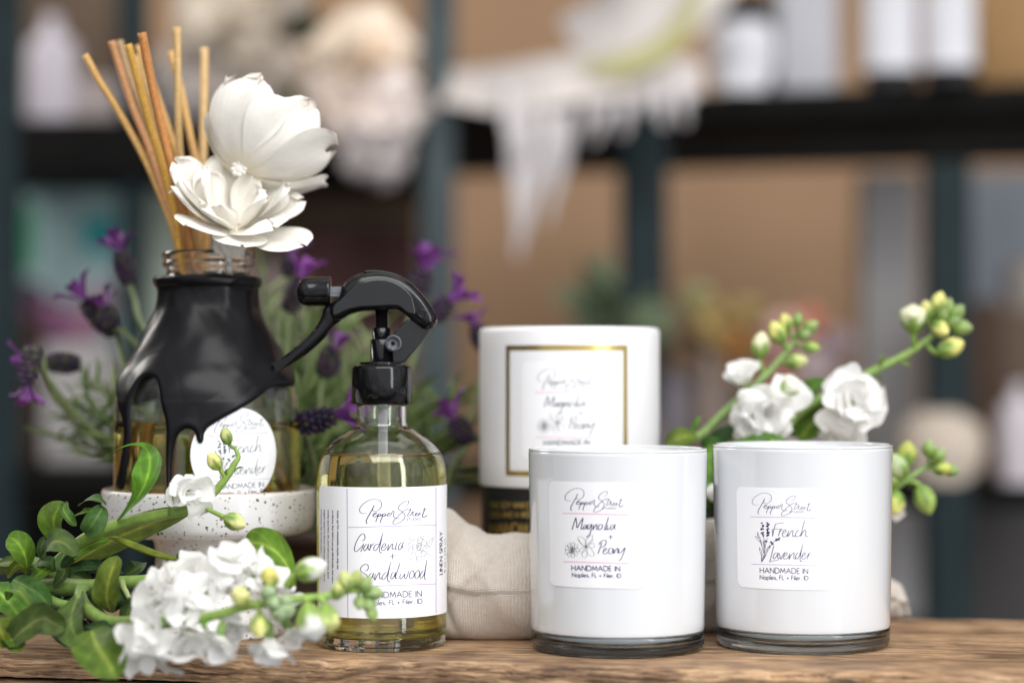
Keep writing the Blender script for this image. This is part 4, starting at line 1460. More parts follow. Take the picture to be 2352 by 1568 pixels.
# ------------------------------------------------------------------ spray bottle
def build_spray():
    X, Y = -5.77, 94.5
    base = (X, Y, 0)
    t = thing('spray_bottle', 'clear glass spray bottle of pale yellow liquid with a black trigger head', 'bottle', base)
    out = [(0, .12), (1.6, .12), (2.2, .06), (2.45, 0), (2.68, .05), (2.82, .2), (2.86, .45)] + [(2.87, z) for z in np.linspace(.8, 6.8, 12)]
    sh = rounded([(2.87, 6.8), (2.87, 7.3), (2.84, 7.75), (2.73, 8.28), (2.49, 8.70), (2.12, 9.06), (1.62, 9.40), (1.24, 9.62), (1.125, 9.85), (1.115, 10.2), (1.115, 10.68)], 4)
    inn = [(max(r - .17, 0), z - .06) for r, z in sh[::-1]] + [(2.70, z) for z in np.linspace(6.4, 1.0, 6)] + [(2.66, .75), (2.5, .58), (2.2, .52), (0, .46)]
    obj('glass', lathe(out + sh[1:] + [(1.0, 10.68)] + inn, base, 128), M['glass'], t)
    zl = 8.45
    liq = [(0, .45), (2.2, .51), (2.505, .575), (2.665, .75), (2.705, 1.0)] + [(2.705, z) for z in np.linspace(1.6, 6.6, 8)]
    liq += [(r - .165, z - .06) for r, z in sh if 6.8 < z - .06 < zl - .02]
    rl = np.interp(zl, [z - .06 for r, z in sh], [r - .165 for r, z in sh])
    liq += [(rl, zl + .03), (rl - .06, zl - .01), (rl - .25, zl - .03), (0, zl - .03)]
    obj('liquid', lathe(liq, base, 128), M['oil'], t)
    dip = tube(crom([(X + .05, Y, 10.6), (X + .08, Y + .1, 7), (X + .3, Y + .3, 3.5), (X + .7, Y + .6, .8)], 8), .21, 14)
    obj('dip_tube', dip, M['clear_plastic'], t)
    # label
    can = Can(X, Y, lambda z: 2.875)
    a0 = math.radians(-67)
    a1 = math.radians(97)
    z1, z0 = 7.11, 1.50
    p = Geo()
    R = 2.875
    hw = (a1 - a0) / 2 * R
    pn = panel(can, (a0 + a1) / 2, z0, hw, z1, rrect(hw, z1 - z0, .22), .014, 90, 30)
    lb = obj('label', pn, M['paper'], t)
    cg = lambda a, b: (803.9 + a * .14644, 1177.1 + b * .14644)
    cl = lambda a, b: (717.8 + a * .13427, 1091 + b * .13427)
    fl = lambda a, b: (a, b)
    obj('lettering', wrapped(can, S(GARDENIA, 11, 6), .02, cg), M['ink'], lb, base=base, smooth=False)
    s = S(LOGO, 12, 5) + sansd('STUDIO', 1608, 770, 1842, 34, 5, -.03)
    obj('lettering', wrapped(can, s, .02, cl), M['ink'], lb, base=base, smooth=False)
    s = sansd('HANDMADE IN', 262, 1340, 1118, 92, 11, -.036) + sansd('Naples, FL + Filer, ID', 262, 1452, 1128, 72, 9.5, -.04)
    obj('lettering', wrapped(can, s, .02, cg), M['ink'], lb, base=base, smooth=False)
    obj('drawing', wrapped(can, S(GD_DRAW, 3.6, 5), .02, cg), M['ink_grey'], lb, base=base, smooth=False)
    ru = line(797.6, 1210.8, 1000.5, 1204.8, 1.1) + line(799, 1347, 1000.5, 1340, 1.1)
    obj('rule_line', wrapped(can, ru, .02, fl), M['violet'], lb, base=base, smooth=False)
    ru = line(797.6, 1121.5, 799.5, 1416.5, 1.5) + line(1000.5, 1117, 1000.8, 1407, 1.3)
    obj('rule_line', wrapped(can, ru, .019, fl), M['violet'], lb, base=base, smooth=False)
    # side texts run along the bottle height: label-plane coordinates (s along circumference, z)
    g = Geo()
    for k, ln in enumerate(('Listen up! For unbeatable results, only use', 'on fabrics. But, before you go full-throttle, test out a', "sneaky spot first. Oh, and hold your horses, don't",
                            'suggest using it on floors, unless you want to risk an', 'unexpected slip and slide action.')):
        v, f = text_mesh(ln, .152, weight=.004)
        th = math.radians(-38.0 - 6.15 * k) + v[:, 1] / R
        g.add(can.at(th, 6.08 - v[:, 0] * .97, .02), [q[::-1] for q in f])
    obj('lettering', g, M['ink'], lb, base=base, smooth=False)
    g = Geo()
    st = []
    sans('LINEN SPRAY', 0, 0, 1.85, .30, .045, st)
    for v, f in st:
        g.add(can.at(math.radians(70.5) - v[:, 1] / R, 3.22 + v[:, 0], .02), f)
    v, f = text_mesh('8 oz | 236 ml', .28)
    g.add(can.at(math.radians(79) - v[:, 1] / R, 3.25 + v[:, 0] * 1.0, .02), f)
    obj('lettering', g, M['ink_grey'], lb, base=base, smooth=False)
    # pump
    obj('collar', lathe([(0, 12.2), (.9, 12.36), (1.2, 12.36), (1.29, 12.31), (1.33, 12.2), (1.335, 11.5), (1.345, 10.66), (1.28, 10.64), (1.2, 10.7)], base, 96), M['plastic'], t)
    obj('washer', lathe([(0, 12.36), (.95, 12.38), (.98, 12.42), (.98, 12.47), (.95, 12.5), (0, 12.5)], base, 64), M['plastic'], t)
    obj('pump_stem', lathe([(0, 12.5), (.52, 12.5), (.51, 13.48), (.47, 13.51), (.42, 13.52), (.41, 13.98), (.37, 14.02), (.30, 14.03), (.29, 15.0), (0, 15.0)], base, 48), M['plastic'], t)

    def zo(x, y):       # trigger head traced from the photograph, laid out in its own plane
        q = P(631.6 + .1709 * x, 602.9 + .1709 * y, Y)
        return (q[0] - X, q[2])

    def slab(name, pts, th, bev, m, par, dy=0.0, sn=5):
        v, f = outline([zo(*p) for p in pts], th, bev, sn)
        g = Geo()
        v = v * np.array([1, 1, 1]) + np.array([X, Y + dy, 0])
        g.add(v, f)
        return obj(name, g, m, par, base=base, sharp=50)
    shr = slab('shroud', [(880, 430), (905, 330), (990, 235), (1100, 172), (1230, 138), (1400, 125), (1550, 145), (1700, 195), (1850, 295), (1990, 435), (2100, 585), (2175, 725), (2178, 800), (2150, 860), (2090, 893),
                          (2010, 898), (1930, 850), (1790, 735), (1690, 660), (1630, 640), (1500, 643), (1300, 650), (1150, 662), (1010, 700), (900, 762), (800, 780), (745, 690), (740, 610), (790, 535), (850, 490)], 1.5, .42, M['plastic'], t)
    slab('side_plate', [(905, 500), (1000, 400), (1110, 300), (1250, 245), (1420, 225), (1580, 250), (1730, 330), (1840, 440), (1885, 560), (1900, 700), (1800, 690), (1690, 610), (1600, 590), (1350, 600), (1150, 612), (1000, 645), (880, 700), (800, 720), (790, 640), (830, 560)],
         1.58, .08, M['plastic2'], shr)
    slab('trigger', [(905, 745), (800, 850), (680, 1000), (545, 1130), (400, 1250), (240, 1355), (90, 1425), (-30, 1462), (-68, 1445), (-40, 1395), (60, 1320), (180, 1215), (310, 1105), (440, 985), (550, 860), (620, 740), (655, 620), (720, 560), (800, 530), (880, 560)],
         1.0, .36, M['plastic'], t)
    lk = slab('link_arm', [(1585, 970), (1690, 860), (1790, 760), (1950, 790), (2110, 880), (2050, 970), (1900, 1160), (1740, 1340), (1585, 1345), (1580, 1150)], .62, .06, M['plastic2'], t, 0, 1)
    q = zo(1600, 1088)
    disc = lathe([(0, 0), (.30, 0), (.355, .04), (.37, .1), (.37, .3)], (0, 0, 0), 40)
    v = disc.v[0]
    disc.v[0] = np.stack([X + q[0] + v[:, 0], Y - .72 + v[:, 2], q[1] + v[:, 1]], 1)
    disc.f = [w[::-1] for w in disc.f]
    bs = obj('pivot_disc', disc, M['grey_plastic'], t)
    hol = lathe([(0, 0), (.05, 0), (.09, -.02), (.10, .05)], (0, 0, 0), 20)
    v = hol.v[0]
    hol.v[0] = np.stack([X + q[0] + v[:, 0], Y - .745 + v[:, 2], q[1] + v[:, 1]], 1)
    obj('pin', hol, M['plastic'], bs, base=base)
    g = Geo()
    for ch, a in (('S', 150), ('H', 100), ('S', 195), ('C', 245), ('23', -20)):
        v, f = text_mesh(ch, .17, 'CENTER')
        r_ = .24
        an = math.radians(a)
        g.add(np.stack([X + q[0] + r_ * math.cos(an) + v[:, 0], np.full(len(v), Y - .727), q[1] + r_ * math.sin(an) + v[:, 1] - .06], 1), f)
    obj('lettering', g, M['plastic2'], bs, base=base, smooth=False)
    q = zo(1985, 690)
    ring = lathe([(.13, .02), (.15, 0), (.18, 0), (.2, .03)], (0, 0, 0), 28)
    v = ring.v[0]
    ring.v[0] = np.stack([X + q[0] + v[:, 0], Y - .79 + v[:, 2], q[1] + v[:, 1]], 1)
    obj('rivet', ring, M['plastic'], shr, base=base)
    # nozzle: turned cap on a grey stem, axis along x
    z_n = zo(500, 390)[1]

    def xl(prof, c, m, nm, n=48):
        gg = lathe(prof, (0, 0, 0), n)
        v = gg.v[0]
        gg.v[0] = np.stack([c[0] + v[:, 2], c[1] + v[:, 1], c[2] + v[:, 0]], 1)
        gg.f = [w[::-1] for w in gg.f]
        return obj(nm, gg, m, t)
    xa, xb = X + zo(305, 0)[0], X + zo(752, 0)[0]
    rr_ = .652
    L = xb - xa
    xl([(0, .25), (.2, .25), (.26, .02), (.33, 0), (.42, .03), (.52, .12), (.61, .28), (.64, .42), (rr_, .6), (rr_, L - .16), (rr_ + .015, L - .13), (rr_ + .01, L - .02), (rr_ - .05, L), (0, L)], (xa, Y, z_n), M['plastic'], 'nozzle_cap')
    st = box((xb - .1, Y - .3, z_n - .24), (xb + .75, Y + .3, z_n + .2), bev=.03)
    for dz in (-.05,):
        box((xb - .1, Y - .33, z_n + dz - .02), (xb + .7, Y + .33, z_n + dz + .02), st)
    obj('nozzle_stem', st, M['grey_plastic'], t, smooth=False)
    tn = slab('thumb_rest', [(1205, 142), (1212, 116), (1300, 108), (1420, 112), (1560, 136), (1700, 186), (1850, 286), (1840, 310), (1700, 215), (1500, 160), (1350, 140)], .9, .05, M['plastic'], t, 0, 2)


build_spray()


# ------------------------------------------------------------------ dish, diffuser jar, wax
JX, JY = -14.12, 99.0
SEAM = 5.2


def build_dish():
    base = (JX + .1, JY, 0)
    t = thing('pedestal_dish', 'white speckled stoneware pedestal dish under the waxed jar', 'dish', base)
    pr = rounded([(3.5, 0), (3.62, .12), (3.5, .6), (3.05, 1.5), (2.62, 2.5), (2.45, 3.4), (2.5, 4.1), (2.62, 4.42)], 4) + rounded([(2.75, 4.5), (3.6, 4.52), (4.35, 4.62), (4.72, 4.85), (4.86, 5.3), (4.91, 5.9), (4.93, 6.45), (4.9, 6.62), (4.83, 6.68), (4.74, 6.66), (4.68, 6.5), (4.62, 5.9), (4.5, 5.35), (4.2, 5.15)], 4)
    pr = [(0, .15), (3.2, .12), (3.35, 0)] + pr + [(0, 5.1)]
    g = lathe(pr, base, 128)
    z = g.v[0][:, 2]
    r = np.hypot(g.v[0][:, 0] - base[0], g.v[0][:, 1] - base[1])
    c = np.tile(np.array((.80, .79, .785)), (len(z), 1))
    k = np.clip((z - 6.6) / .06, 0, 1)[:, None]
    c = c * (1 - k) + np.array((.55, .45, .36)) * k
    g.c = [c]
    obj('dish', g, M['glaze'], t)
    return t


build_dish()


WAXP = crom(list(zip([4, 8, 10.3, 10.9, 11.4, 12.0, 12.6, 13.4, 14.2, 14.8, 15.2, 15.7, 15.95, 16.1, 16.3, 16.42, 16.5], [4.42, 4.42, 4.42, 4.36, 4.24, 4.0, 3.64, 3.2, 2.80, 2.54, 2.42, 2.36, 2.38, 2.47, 2.5, 2.46, 2.3])), 6)


def Rw(z):       # outside of the wax
    return float(np.interp(z, WAXP[:, 0], WAXP[:, 1]))


def Rg(z):
    return Rw(z) - .14


def build_jar():
    base = (JX, JY, 5.12)
    t = thing('diffuser_jar', 'glass reed diffuser jar dipped in dripping black wax', 'jar', base)
    c = (JX, JY, 0)
    zz = list(np.linspace(5.6, 16.35, 60))
    body = [(0, 5.2), (3.6, 5.16), (3.95, 5.14), (4.18, 5.25), (4.27, 5.5)] + [(Rg(z), z) for z in zz]
    neck = rounded([(1.95, 16.5), (1.9, 16.7), (1.93, 16.84), (2.03, 16.9), (2.1, 17.0), (2.08, 17.14), (2.02, 17.22), (2.08, 17.3), (2.13, 17.42), (2.08, 17.58), (1.95, 17.64), (1.8, 17.6)], 3)
    inn = [(1.72, 17.4), (1.70, 16.4), (1.85, 16.0)] + [(Rg(z) - .2, z) for z in np.linspace(15.6, 5.9, 40)] + [(3.9, 5.62), (3.6, 5.5), (0, 5.48)]
    g = lathe(body + neck + inn, c, 112)
    obj('glass', g, M['glass'], t)
    zl = 9.8
    liq = [(0, 5.47), (3.6, 5.49), (3.905, 5.61)] + [(Rg(z) - .195, z) for z in np.linspace(5.9, zl, 8)] + [(Rg(zl) - .26, zl - .03), (Rg(zl) - .5, zl - .05), (0, zl - .05)]
    obj('liquid', lathe(liq, c, 112), M['amber'], t)

    # --- wax: everything above a dripping edge, thick and rounded at the rim
    def unw(px, py):
        Yd = JY - 4
        for _ in range(12):
            q = P(px, py, Yd)
            R = Rw(q[2])
            sn = max(-.985, min(.985, (q[0] - JX) / R))
            Yd = JY - R * math.sqrt(1 - sn * sn)
        return math.asin(sn) * 4.4, q[2]
    ed = [(93, 925), (104, 985), (122, 1040), (128, 1130), (118, 1230), (100, 1340), (85, 1405), (97, 1436), (118, 1430), (132, 1380), (146, 1280), (158, 1180), (166, 1080), (166, 980), (178, 910), (205, 850), (235, 812),
          (265, 795), (292, 795), (318, 815), (332, 870), (338, 930), (352, 985), (368, 1050), (372, 1130), (369, 1230), (371, 1330), (376, 1440), (380, 1500), (394, 1500), (400, 1420), (402, 1330), (408, 1240), (420, 1170), (440, 1125),
          (468, 1097), (500, 1088), (528, 1100), (543, 1125), (550, 1155), (562, 1172), (580, 1170), (590, 1150), (594, 1118), (615, 1085), (660, 1055), (720, 1022), (790, 985), (860, 945), (920, 903), (965, 868), (1005, 850), (1050, 846), (1090, 848), (1118, 840)]
    e = np.array([unw(229.7 + x * .403, 545.5 + y * .403) for x, y in ed])
    amax = 4.4 * pi
    rr = random.Random(2)
    left = e[0]
    right = e[-1]
    back_r = [(right[0] + (amax - right[0]) * k, 11.2 + .6 * math.sin(k * 9) + .3 * rr.random()) for k in (.12, .3, .5, .7, .85, 1.02)]
    back_l = [(-amax * 1.02 + (left[0] + amax) * k, 11.0 + .6 * math.sin(k * 9)) for k in (0, .2, .4, .6, .8, .93)]
    edge = crom(np.vstack([back_l, e, back_r]), 5)
    poly = np.vstack([edge, [(amax * 1.1, 18), (-amax * 1.1, 18)]])
    na, nz = 600, 250
    A, Z = np.meshgrid(np.linspace(-amax, amax, na, endpoint=False), np.linspace(16.47, 5.6, nz), indexing='ij')
    pts = np.stack([A.ravel(), Z.ravel()], 1)
    d = np.full(len(pts), 1e9)
    near = np.zeros_like(pts)
    for a, b in zip(edge, edge[1:]):
        ab = b - a
        k = np.clip(((pts - a) @ ab) / (ab @ ab + 1e-12), 0, 1)
        q = a + k[:, None] * ab
        dd = np.hypot(*(pts - q).T)
        m = dd < d
        d[m] = dd[m]
        near[m] = q[m]
    ins = np.zeros(len(pts), bool)
    for a, b in zip(poly, np.roll(poly, -1, 0)):
        cr = (a[1] > pts[:, 1]) != (b[1] > pts[:, 1])
        xi = a[0] + (pts[:, 1] - a[1]) * (b[0] - a[0]) / (b[1] - a[1] + 1e-12)
        ins ^= cr & (pts[:, 0] < xi)
    out = ~ins
    p2 = pts.copy()
    cl = out & (d < .16)
    p2[cl] = near[cl]
    w = .26
    tk = np.where(ins, .20 * np.sqrt(np.clip(1 - (1 - np.clip(d / w, 0, 1)) ** 2, 0, 1)), 0)
    tk = tk - .08 * np.clip((d - w) / .8, 0, 1) * ins          # heavier bead along the running edge
    lump = .005 * np.sin(pts[:, 0] * 4.3 + 2 * np.sin(pts[:, 1] * 2.1)) * np.sin(pts[:, 1] * 3.4 + pts[:, 0]) + .05 * np.sin(pts[:, 0] * 1.1 + pts[:, 1] * .7) * np.sin(pts[:, 1] * 1.7 + 1) + .02 * np.sin(pts[:, 0] * 2.6 - pts[:, 1] * 1.9)
    R = np.array([Rg(z) for z in p2[:, 1]]) + tk + np.where(ins, lump * np.clip(d / .5, 0, 1), -.005)
    th = p2[:, 0] / 4.4
    v = np.stack([JX + R * np.sin(th), JY - R * np.cos(th), p2[:, 1]], 1)
    ok = (ins | cl).reshape(na, nz)
    inn_ = ins.reshape(na, nz)
    f = []
    ii, jj = np.nonzero(ok & np.roll(ok, -1, 0))
    for i, j in zip(ii, jj):
        if j + 1 >= nz:
            continue
        i2 = (i + 1) % na
        if ok[i, j + 1] and ok[i2, j + 1] and (inn_[i, j] or inn_[i2, j] or inn_[i, j + 1] or inn_[i2, j + 1]):
            f.append((i * nz + j, i * nz + j + 1, i2 * nz + j + 1, i2 * nz + j))
    used = np.unique(np.array(f).ravel())
    mp = -np.ones(len(v), int)
    mp[used] = np.arange(len(used))
    f = [tuple(mp[list(q)]) for q in f]
    obj('wax_coating', Geo().add(v[used], f), M['wax'], t)

    # --- round label stuck to the jar
    can = Can(JX, JY, lambda z: 4.28)
    a0, z0 = can.un(544.5, 1043)
    rad = 2.08
    half = lambda u: max(.001, rad * math.sqrt(max(0, 1 - (2 * u - 1) ** 2)))
    lb = obj('label', panel(can, a0, z0 - rad, rad, z0 + rad, half, .012, 40, 60), M['paper'], t)
    cx = lambda x, y: (344.5 + .18307 * x, 947.5 + .18307 * y)

    def cv(a, b):
        x = 722 + .80 * (a - 188)
        y = 293 + .827 * (b - 458 - .018 * (a - 188)) - .0567 * (x - 722)
        return cx(x + .049 * (y - 293), y)
    for (nm, m), s in zip((('lettering', M['ink_grey']), ('drawing', M['ink_grey']), ('rule_line', M['violet'])), french_strokes()):
        obj(nm, wrapped(can, s, .018, cv), m, lb, base=base, smooth=False)


build_jar()


# ------------------------------------------------------------------ reeds
def build_reeds():
    tan, pink, yel, brn, pale = (.64, .38, .13), (.54, .27, .12), (.66, .37, .07), (.50, .21, .06), (.68, .45, .20)
    # label, tip and way-points (traced), depth at tip / at neck, colour
    lst = [('leftmost reed stick, pale tan, leaning far out to the left', [(220, 268), (310, 430), (430, 620), (600, 930), (735, 1250), (815, 1510)], 99, 99.5, tan),
           ('pinkish brown reed stick, second from the left', [(385, 180), (435, 340), (520, 600), (620, 850), (710, 1130), (800, 1400), (832, 1510)], 98.2, 99.8, pink),
           ('dull brown reed stick close behind the pinkish one', [(438, 180), (490, 370), (580, 620), (680, 900), (790, 1250), (850, 1510)], 101.5, 100.5, (.42, .27, .14)),
           ('golden yellow reed stick with a ragged top, third from the left', [(490, 200), (545, 400), (620, 680), (720, 1010), (790, 1300), (818, 1510)], 96.8, 98.0, yel),
           ('pale cream reed stick behind the golden one', [(545, 275), (600, 460), (700, 800), (790, 1150), (870, 1510)], 103, 101, pale),
           ('thick russet brown reed stick in front of the fan', [(576, 128), (625, 380), (690, 680), (785, 1050), (850, 1300), (895, 1510)], 95.6, 97.6, brn),
           ('tan reed stick half hidden behind the russet one', [(553, 210), (640, 440), (760, 780), (860, 1080), (930, 1350), (940, 1510)], 102, 100.5, tan),
           ('upright reed stick, tallest in the middle of the fan', [(797, 95), (802, 400), (808, 750), (830, 1000), (880, 1260), (925, 1510)], 98.6, 99.0, (.62, .41, .17)),
           ('slim reed stick behind the tallest one, leaning left', [(760, 250), (815, 460), (880, 770), (930, 1000), (960, 1250), (975, 1510)], 102, 100.5, tan),
           ('rightmost reed stick, pale and upright beside the big flower', [(970, 228), (967, 500), (962, 800), (958, 1100), (950, 1300), (942, 1510)], 103.5, 101.2, pale)]
    bots = [(1.6, .4), (-1.2, 1.5), (2.2, 1.8), (1.0, -1.7), (-2.2, .2), (2.6, -.9), (-.6, 2.4), (.2, -2.5), (-2.5, -1.3), (-2.9, 1.0)]
    for k, (lb, pts, Ya, Yb, col) in enumerate(lst):
        m = len(pts)
        p = [W_(x, y, Ya + (Yb - Ya) * i / (m - 1)) for i, (x, y) in enumerate(pts)]
        end = np.array((JX + bots[k][0], JY + bots[k][1], 5.72))
        p.append(p[-1] * .62 + end * .38 + (0, 0, .3))
        p.append(end)
        path = crom(p, 8)
        g = Geo()
        n = 18
        rad = .178 if k not in (5, 9) else .2
        tube(path, rad, n, g)
        # fluted skin and fibre-to-fibre colour
        v = g.v[0]
        rr = np.random.RandomState(k)
        lanes = 1 + .22 * (rr.rand(n) - .5)
        cc = np.array(col)[None, :] * np.tile(lanes, len(path))[:, None]
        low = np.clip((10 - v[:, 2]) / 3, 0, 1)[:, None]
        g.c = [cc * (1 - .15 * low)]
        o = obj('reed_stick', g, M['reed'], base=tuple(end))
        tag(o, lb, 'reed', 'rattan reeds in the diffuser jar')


build_reeds()


# ------------------------------------------------------------------ wooden (sola) flowers
CREAM = np.array((.90, .87, .80))


def creamcol(tipdark=0.0, seed=0):
    rr = random.Random(seed)
    ph = rr.uniform(0, 6)

    def f(u, s):
        st = .025 * math.sin(38 * u + ph) + .02 * math.sin(71 * u)
        k = max(0, (s - .985) / .015) * tipdark * .6
        b = max(0, 1 - s / .22)
        q = CREAM * (1 - st * .8) * (1 - .12 * b * np.array((.5, 1, 2.2)))
        return q * (1 - k) + np.array((.45, .27, .14)) * k
    return f


def cup(parent, B, A, az, span, rho, hgt, seed, wave=.05, tip=.0, dark=.5, lean=0.0, squeeze=1.0, ragged=.05):
    """petal lying on a cup of revolution: rho(v), hgt(v) from the base B along the axis A, centred on azimuth az"""
    rr = random.Random(seed)
    A = norm(A)
    e1 = norm(np.cross((0, 1, 0), A) if abs(A[1]) < .95 else (1, 0, 0))
    e1 = norm(np.array((1, 0, 0)) - A * A[0])           # azimuth 0 lies to the right of the picture
    e2 = np.cross(A, e1)
    if e2[2] < 0 and abs(A[2]) < .9:
        e2 = -e2
    nu, nv = 26, 22
    ph = [rr.uniform(0, 6.3) for _ in range(5)]
    fn = creamcol(dark, seed)
    v, c = [], []
    for j in range(nv + 1):
        s = j / nv
        w = (.62 + .38 * math.sin(min(1, s * 1.9) * pi / 2)) * max(0, 1 - max(0, (s - .5) / .5) ** 2.3) ** .5
        w = max(w, .05)
        for i in range(nu + 1):
            u = -1 + 2 * i / nu
            edge = 1 - ragged * (math.sin(7 * u + ph[0]) + .35 * math.sin(15 * u + ph[1]) + .18 * math.sin(31 * u + ph[4])) * s ** 5
            sv = min(1.06, s * edge + .05 * s ** 6 * math.cos(2.2 * u + ph[2]) * tip)
            a = az + span * w * u + lean * s
            r = rho(s)
            r = r * (1 + wave * (math.sin(3.1 * u * 2 + ph[3] + 3 * s) * s + .12 * math.sin(9 * u + ph[1]) * s * .5)) * (1 - .06 * (1 - u * u) * 0 + .05 * abs(u) ** 3 * squeeze)
            h = hgt(sv)
            v.append(np.array(B) + e1 * r * math.cos(a) + e2 * r * math.sin(a) + A * h)
            c.append(fn(u, s))
    f = [(j * (nu + 1) + i, j * (nu + 1) + i + 1, (j + 1) * (nu + 1) + i + 1, (j + 1) * (nu + 1) + i) for j in range(nv) for i in range(nu)]
    return obj('petal', Geo().add(v, f, c), M['sola'], parent)


def build_sola():
    B = W_(1190, 985, 96.2)
    A = (.42, .50, .76)
    t = thing('wood_flower', 'large closed cream wooden flower tilting right above the other', 'flower', B)

    def bowl(Rm, f=0.0):
        return lambda s: Rm * (math.sin(min(1, s * 1.12) * pi / 2) ** .8 + .05) * (1 - (.10 - f) * max(0, (s - .7) / .3) ** 2)

    def up(hm):
        return lambda s: hm * (max(0, s) ** 1.5 * .85 + .15 * s)
    for k in range(5):
        cup(t, B, A, 1.1 + k * 1.257, .85, bowl(2.30), up(2.79), 30 + k, .05, 1, .2)
    # outer ring: azimuth 0 right, pi/2 up, pi left
    cup(t, B, A, 1.75, .80, bowl(2.69), up(3.26), 44, .05, 1.5, .3)
    cup(t, B, A, .80, .80, bowl(2.83, .02), up(3.26), 45, .05, 1.5, .4)
    cup(t, B, A, 2.75, .62, bowl(2.69, .04), up(3.81), 41, .05, 1, .2, .1)
    cup(t, B, A, 3.9, .92, bowl(2.75), up(3.12), 42, .04, 1, .2)
    cup(t, B, A, -.25, .95, bowl(2.94, .05), up(3.26), 46, .05, 1, .5)
    cup(t, B, A, -1.25, .86, bowl(2.86), up(3.21), 43, .05, 1, .3)
    cup(t, B, A, -.75, .62, bowl(3.12, .22), up(2.51), 47, .06, 1, .2)
    g = ellipsoid(B + np.array((0, -.1, 0)), .30, .30, .30, A, 12, 8, None, CREAM * .97)
    for k in range(8):
        ellipsoid(B + np.array((.24 * math.cos(k * .8), -.2, .24 * math.sin(k * .8))), .15, .14, .2, (math.cos(k * .8) * .4, -1, math.sin(k * .8) * .4), 8, 6, g, CREAM * .96)
    obj('knot', g, M['sola'], t)
    g = tube(crom([B + np.array((0, -.1, -.1)), W_(1190, 1040, 97.6), W_(1130, 1200, 98.6), W_(1085, 1400, 99)], 6), .15, 10, None, (.80, .78, .72))
    obj('wick', g, M['sola'], t)

    B = W_(1150, 1335, 96.4)
    A = np.array((.16, -.52, .84))
    t = thing('wood_flower', 'open cream wooden flower low over the jar mouth', 'flower', W_(1120, 1490, 97))

    def fan(R, pw=.75):
        return lambda s: R * (s ** pw) + .12

    def rise(h, p=1.2, droop=0.0):
        return lambda s: h * s ** p - droop * max(0, s - .6) ** 2 * 4
    for k in range(5):
        cup(t, B + np.array((.12 * math.sin(k * 2.3), 0, .1 * math.cos(k))), A + np.array((.16 * math.sin(k * 1.7), .1 * math.cos(k * 2.9), 0)), .4 + k * 1.257 + .35 * math.sin(k * 5.1), .82, fan(1.0 + .3 * (k % 3) / 2, .5), rise(1.6 + .35 * ((k * 2) % 5) / 2, 1.0), 60 + k, .12, 2, 0, ragged=.05)
    for k in range(6):
        cup(t, B, A + np.array((.12 * math.sin(k * 3.7), .1 * math.cos(k * 1.9), 0)), .1 + k * 1.05 + .3 * math.sin(k * 4.3), .80, fan(2.0 + .4 * ((k * 3) % 4) / 3, .7), rise(1.7 + .5 * math.cos(k * 2.1), 1.25), 70 + k, .10, 2, 0, ragged=.05)
    for az, sp_, R, h, dr in ((2.75, .46, 3.3, 2.35, 0), (3.5, .42, 3.1, 1.9, -.2), (1.9, .5, 2.8, 2.3, 0), (1.0, .5, 2.8, 1.9, 0), (.25, .48, 3.1, 1.5, .1), (-.55, .44, 3.9, .75, .15), (-1.35, .46, 3.1, .9, .25), (-2.2, .46, 3.2, 1.2, .1)):
        cup(t, B, A, az, sp_ * 1.25, fan(R * .9, .85), rise(h * .95, 1.3, dr), int(az * 10) + 90, .06, 1.5, .12, ragged=.03)
    g = Geo()
    tube(crom([B + np.array((0, 0, -.1)), W_(1135, 1400, 96.8), W_(1122, 1470, 97), W_(1116, 1505, 97.1)], 14), [.50, .62, .70, .62], 60, g, CREAM * .96)
    v = g.v[0]
    ctr = W_(1130, 1420, 97)
    an = np.arctan2(v[:, 1] - ctr[1], v[:, 0] - ctr[0])
    rip = .05 * np.sin(an * 9 + 2 * np.sin(v[:, 2] * 5)) + .035 * np.sin(an * 17 + v[:, 2] * 3) + .04 * np.sin(v[:, 2] * 9 + 3 * np.sin(an * 2))
    g.v[0] = v + np.stack([np.cos(an) * rip, np.sin(an) * rip, 0 * rip], 1)
    obj('wrapped_neck', g, M['sola'], t)
    g = tube(crom([W_(1116, 1490, 97.2), (JX + 1.0, JY - .3, 14), (JX + .8, JY, 10), (JX + 1.2, JY + .4, 6)], 8), .16, 10, None, (.80, .78, .72))
    obj('wick', g, M['sola'], t)


build_sola()


# ------------------------------------------------------------------ stock stems
SG = np.array((.20, .33, .07))


def stemcol(a, b):
    return lambda n, k: np.repeat(np.linspace(0, 1, n)[:, None] * (np.array(b) - np.array(a)) + np.array(a), k, 0)


def stalk(parent, pts, r, a=(.15, .25, .055), b=(.26, .40, .09), name='stem'):
    path = crom(pts, 8)
    g = tube(path, r, 14)
    v = g.v[0]
    k = np.linspace(0, 1, len(path))[:, None]
    c = np.repeat(np.array(a) * (1 - k) + np.array(b) * k, 14, 0)
    g.c = [c]
    return obj(name, g, M['stem'], parent)


def leaf(parent, pts, w, h0, h1=None, cup=.3, wave=.03, waves=1.6, col=0, seed=0, prof=lance, edge=0.0, tf=Q):
    k = {Q: .5, V: .56}.get(tf, 1)
    rr = random.Random(seed * 7 + 1)
    tint = np.array((rr.uniform(.75, 1.35), rr.uniform(.85, 1.15), rr.uniform(.7, 1.2))) * rr.uniform(.85, 1.12)
    spots = [(rr.uniform(-.9, .9), rr.uniform(.2, .95), rr.uniform(.03, .07)) for _ in range(rr.choice((0, 1, 3)))]
    fn = LEAFS[col]

    def cf(u, s):
        q = fn(u, s) * tint
        for a_, b_, r_ in spots:
            if (u - a_) ** 2 * .15 + (s - b_) ** 2 < r_ * r_:
                q = q * np.array((1.3, .95, .8))
        return q
    g = strip([tf(*q) for q in pts], w * k, h0, h1, cup, wave, waves, 9, prof, seed, 8, edge=edge, colf=cf)
    return obj('leaf', g, M['leaf'], parent)


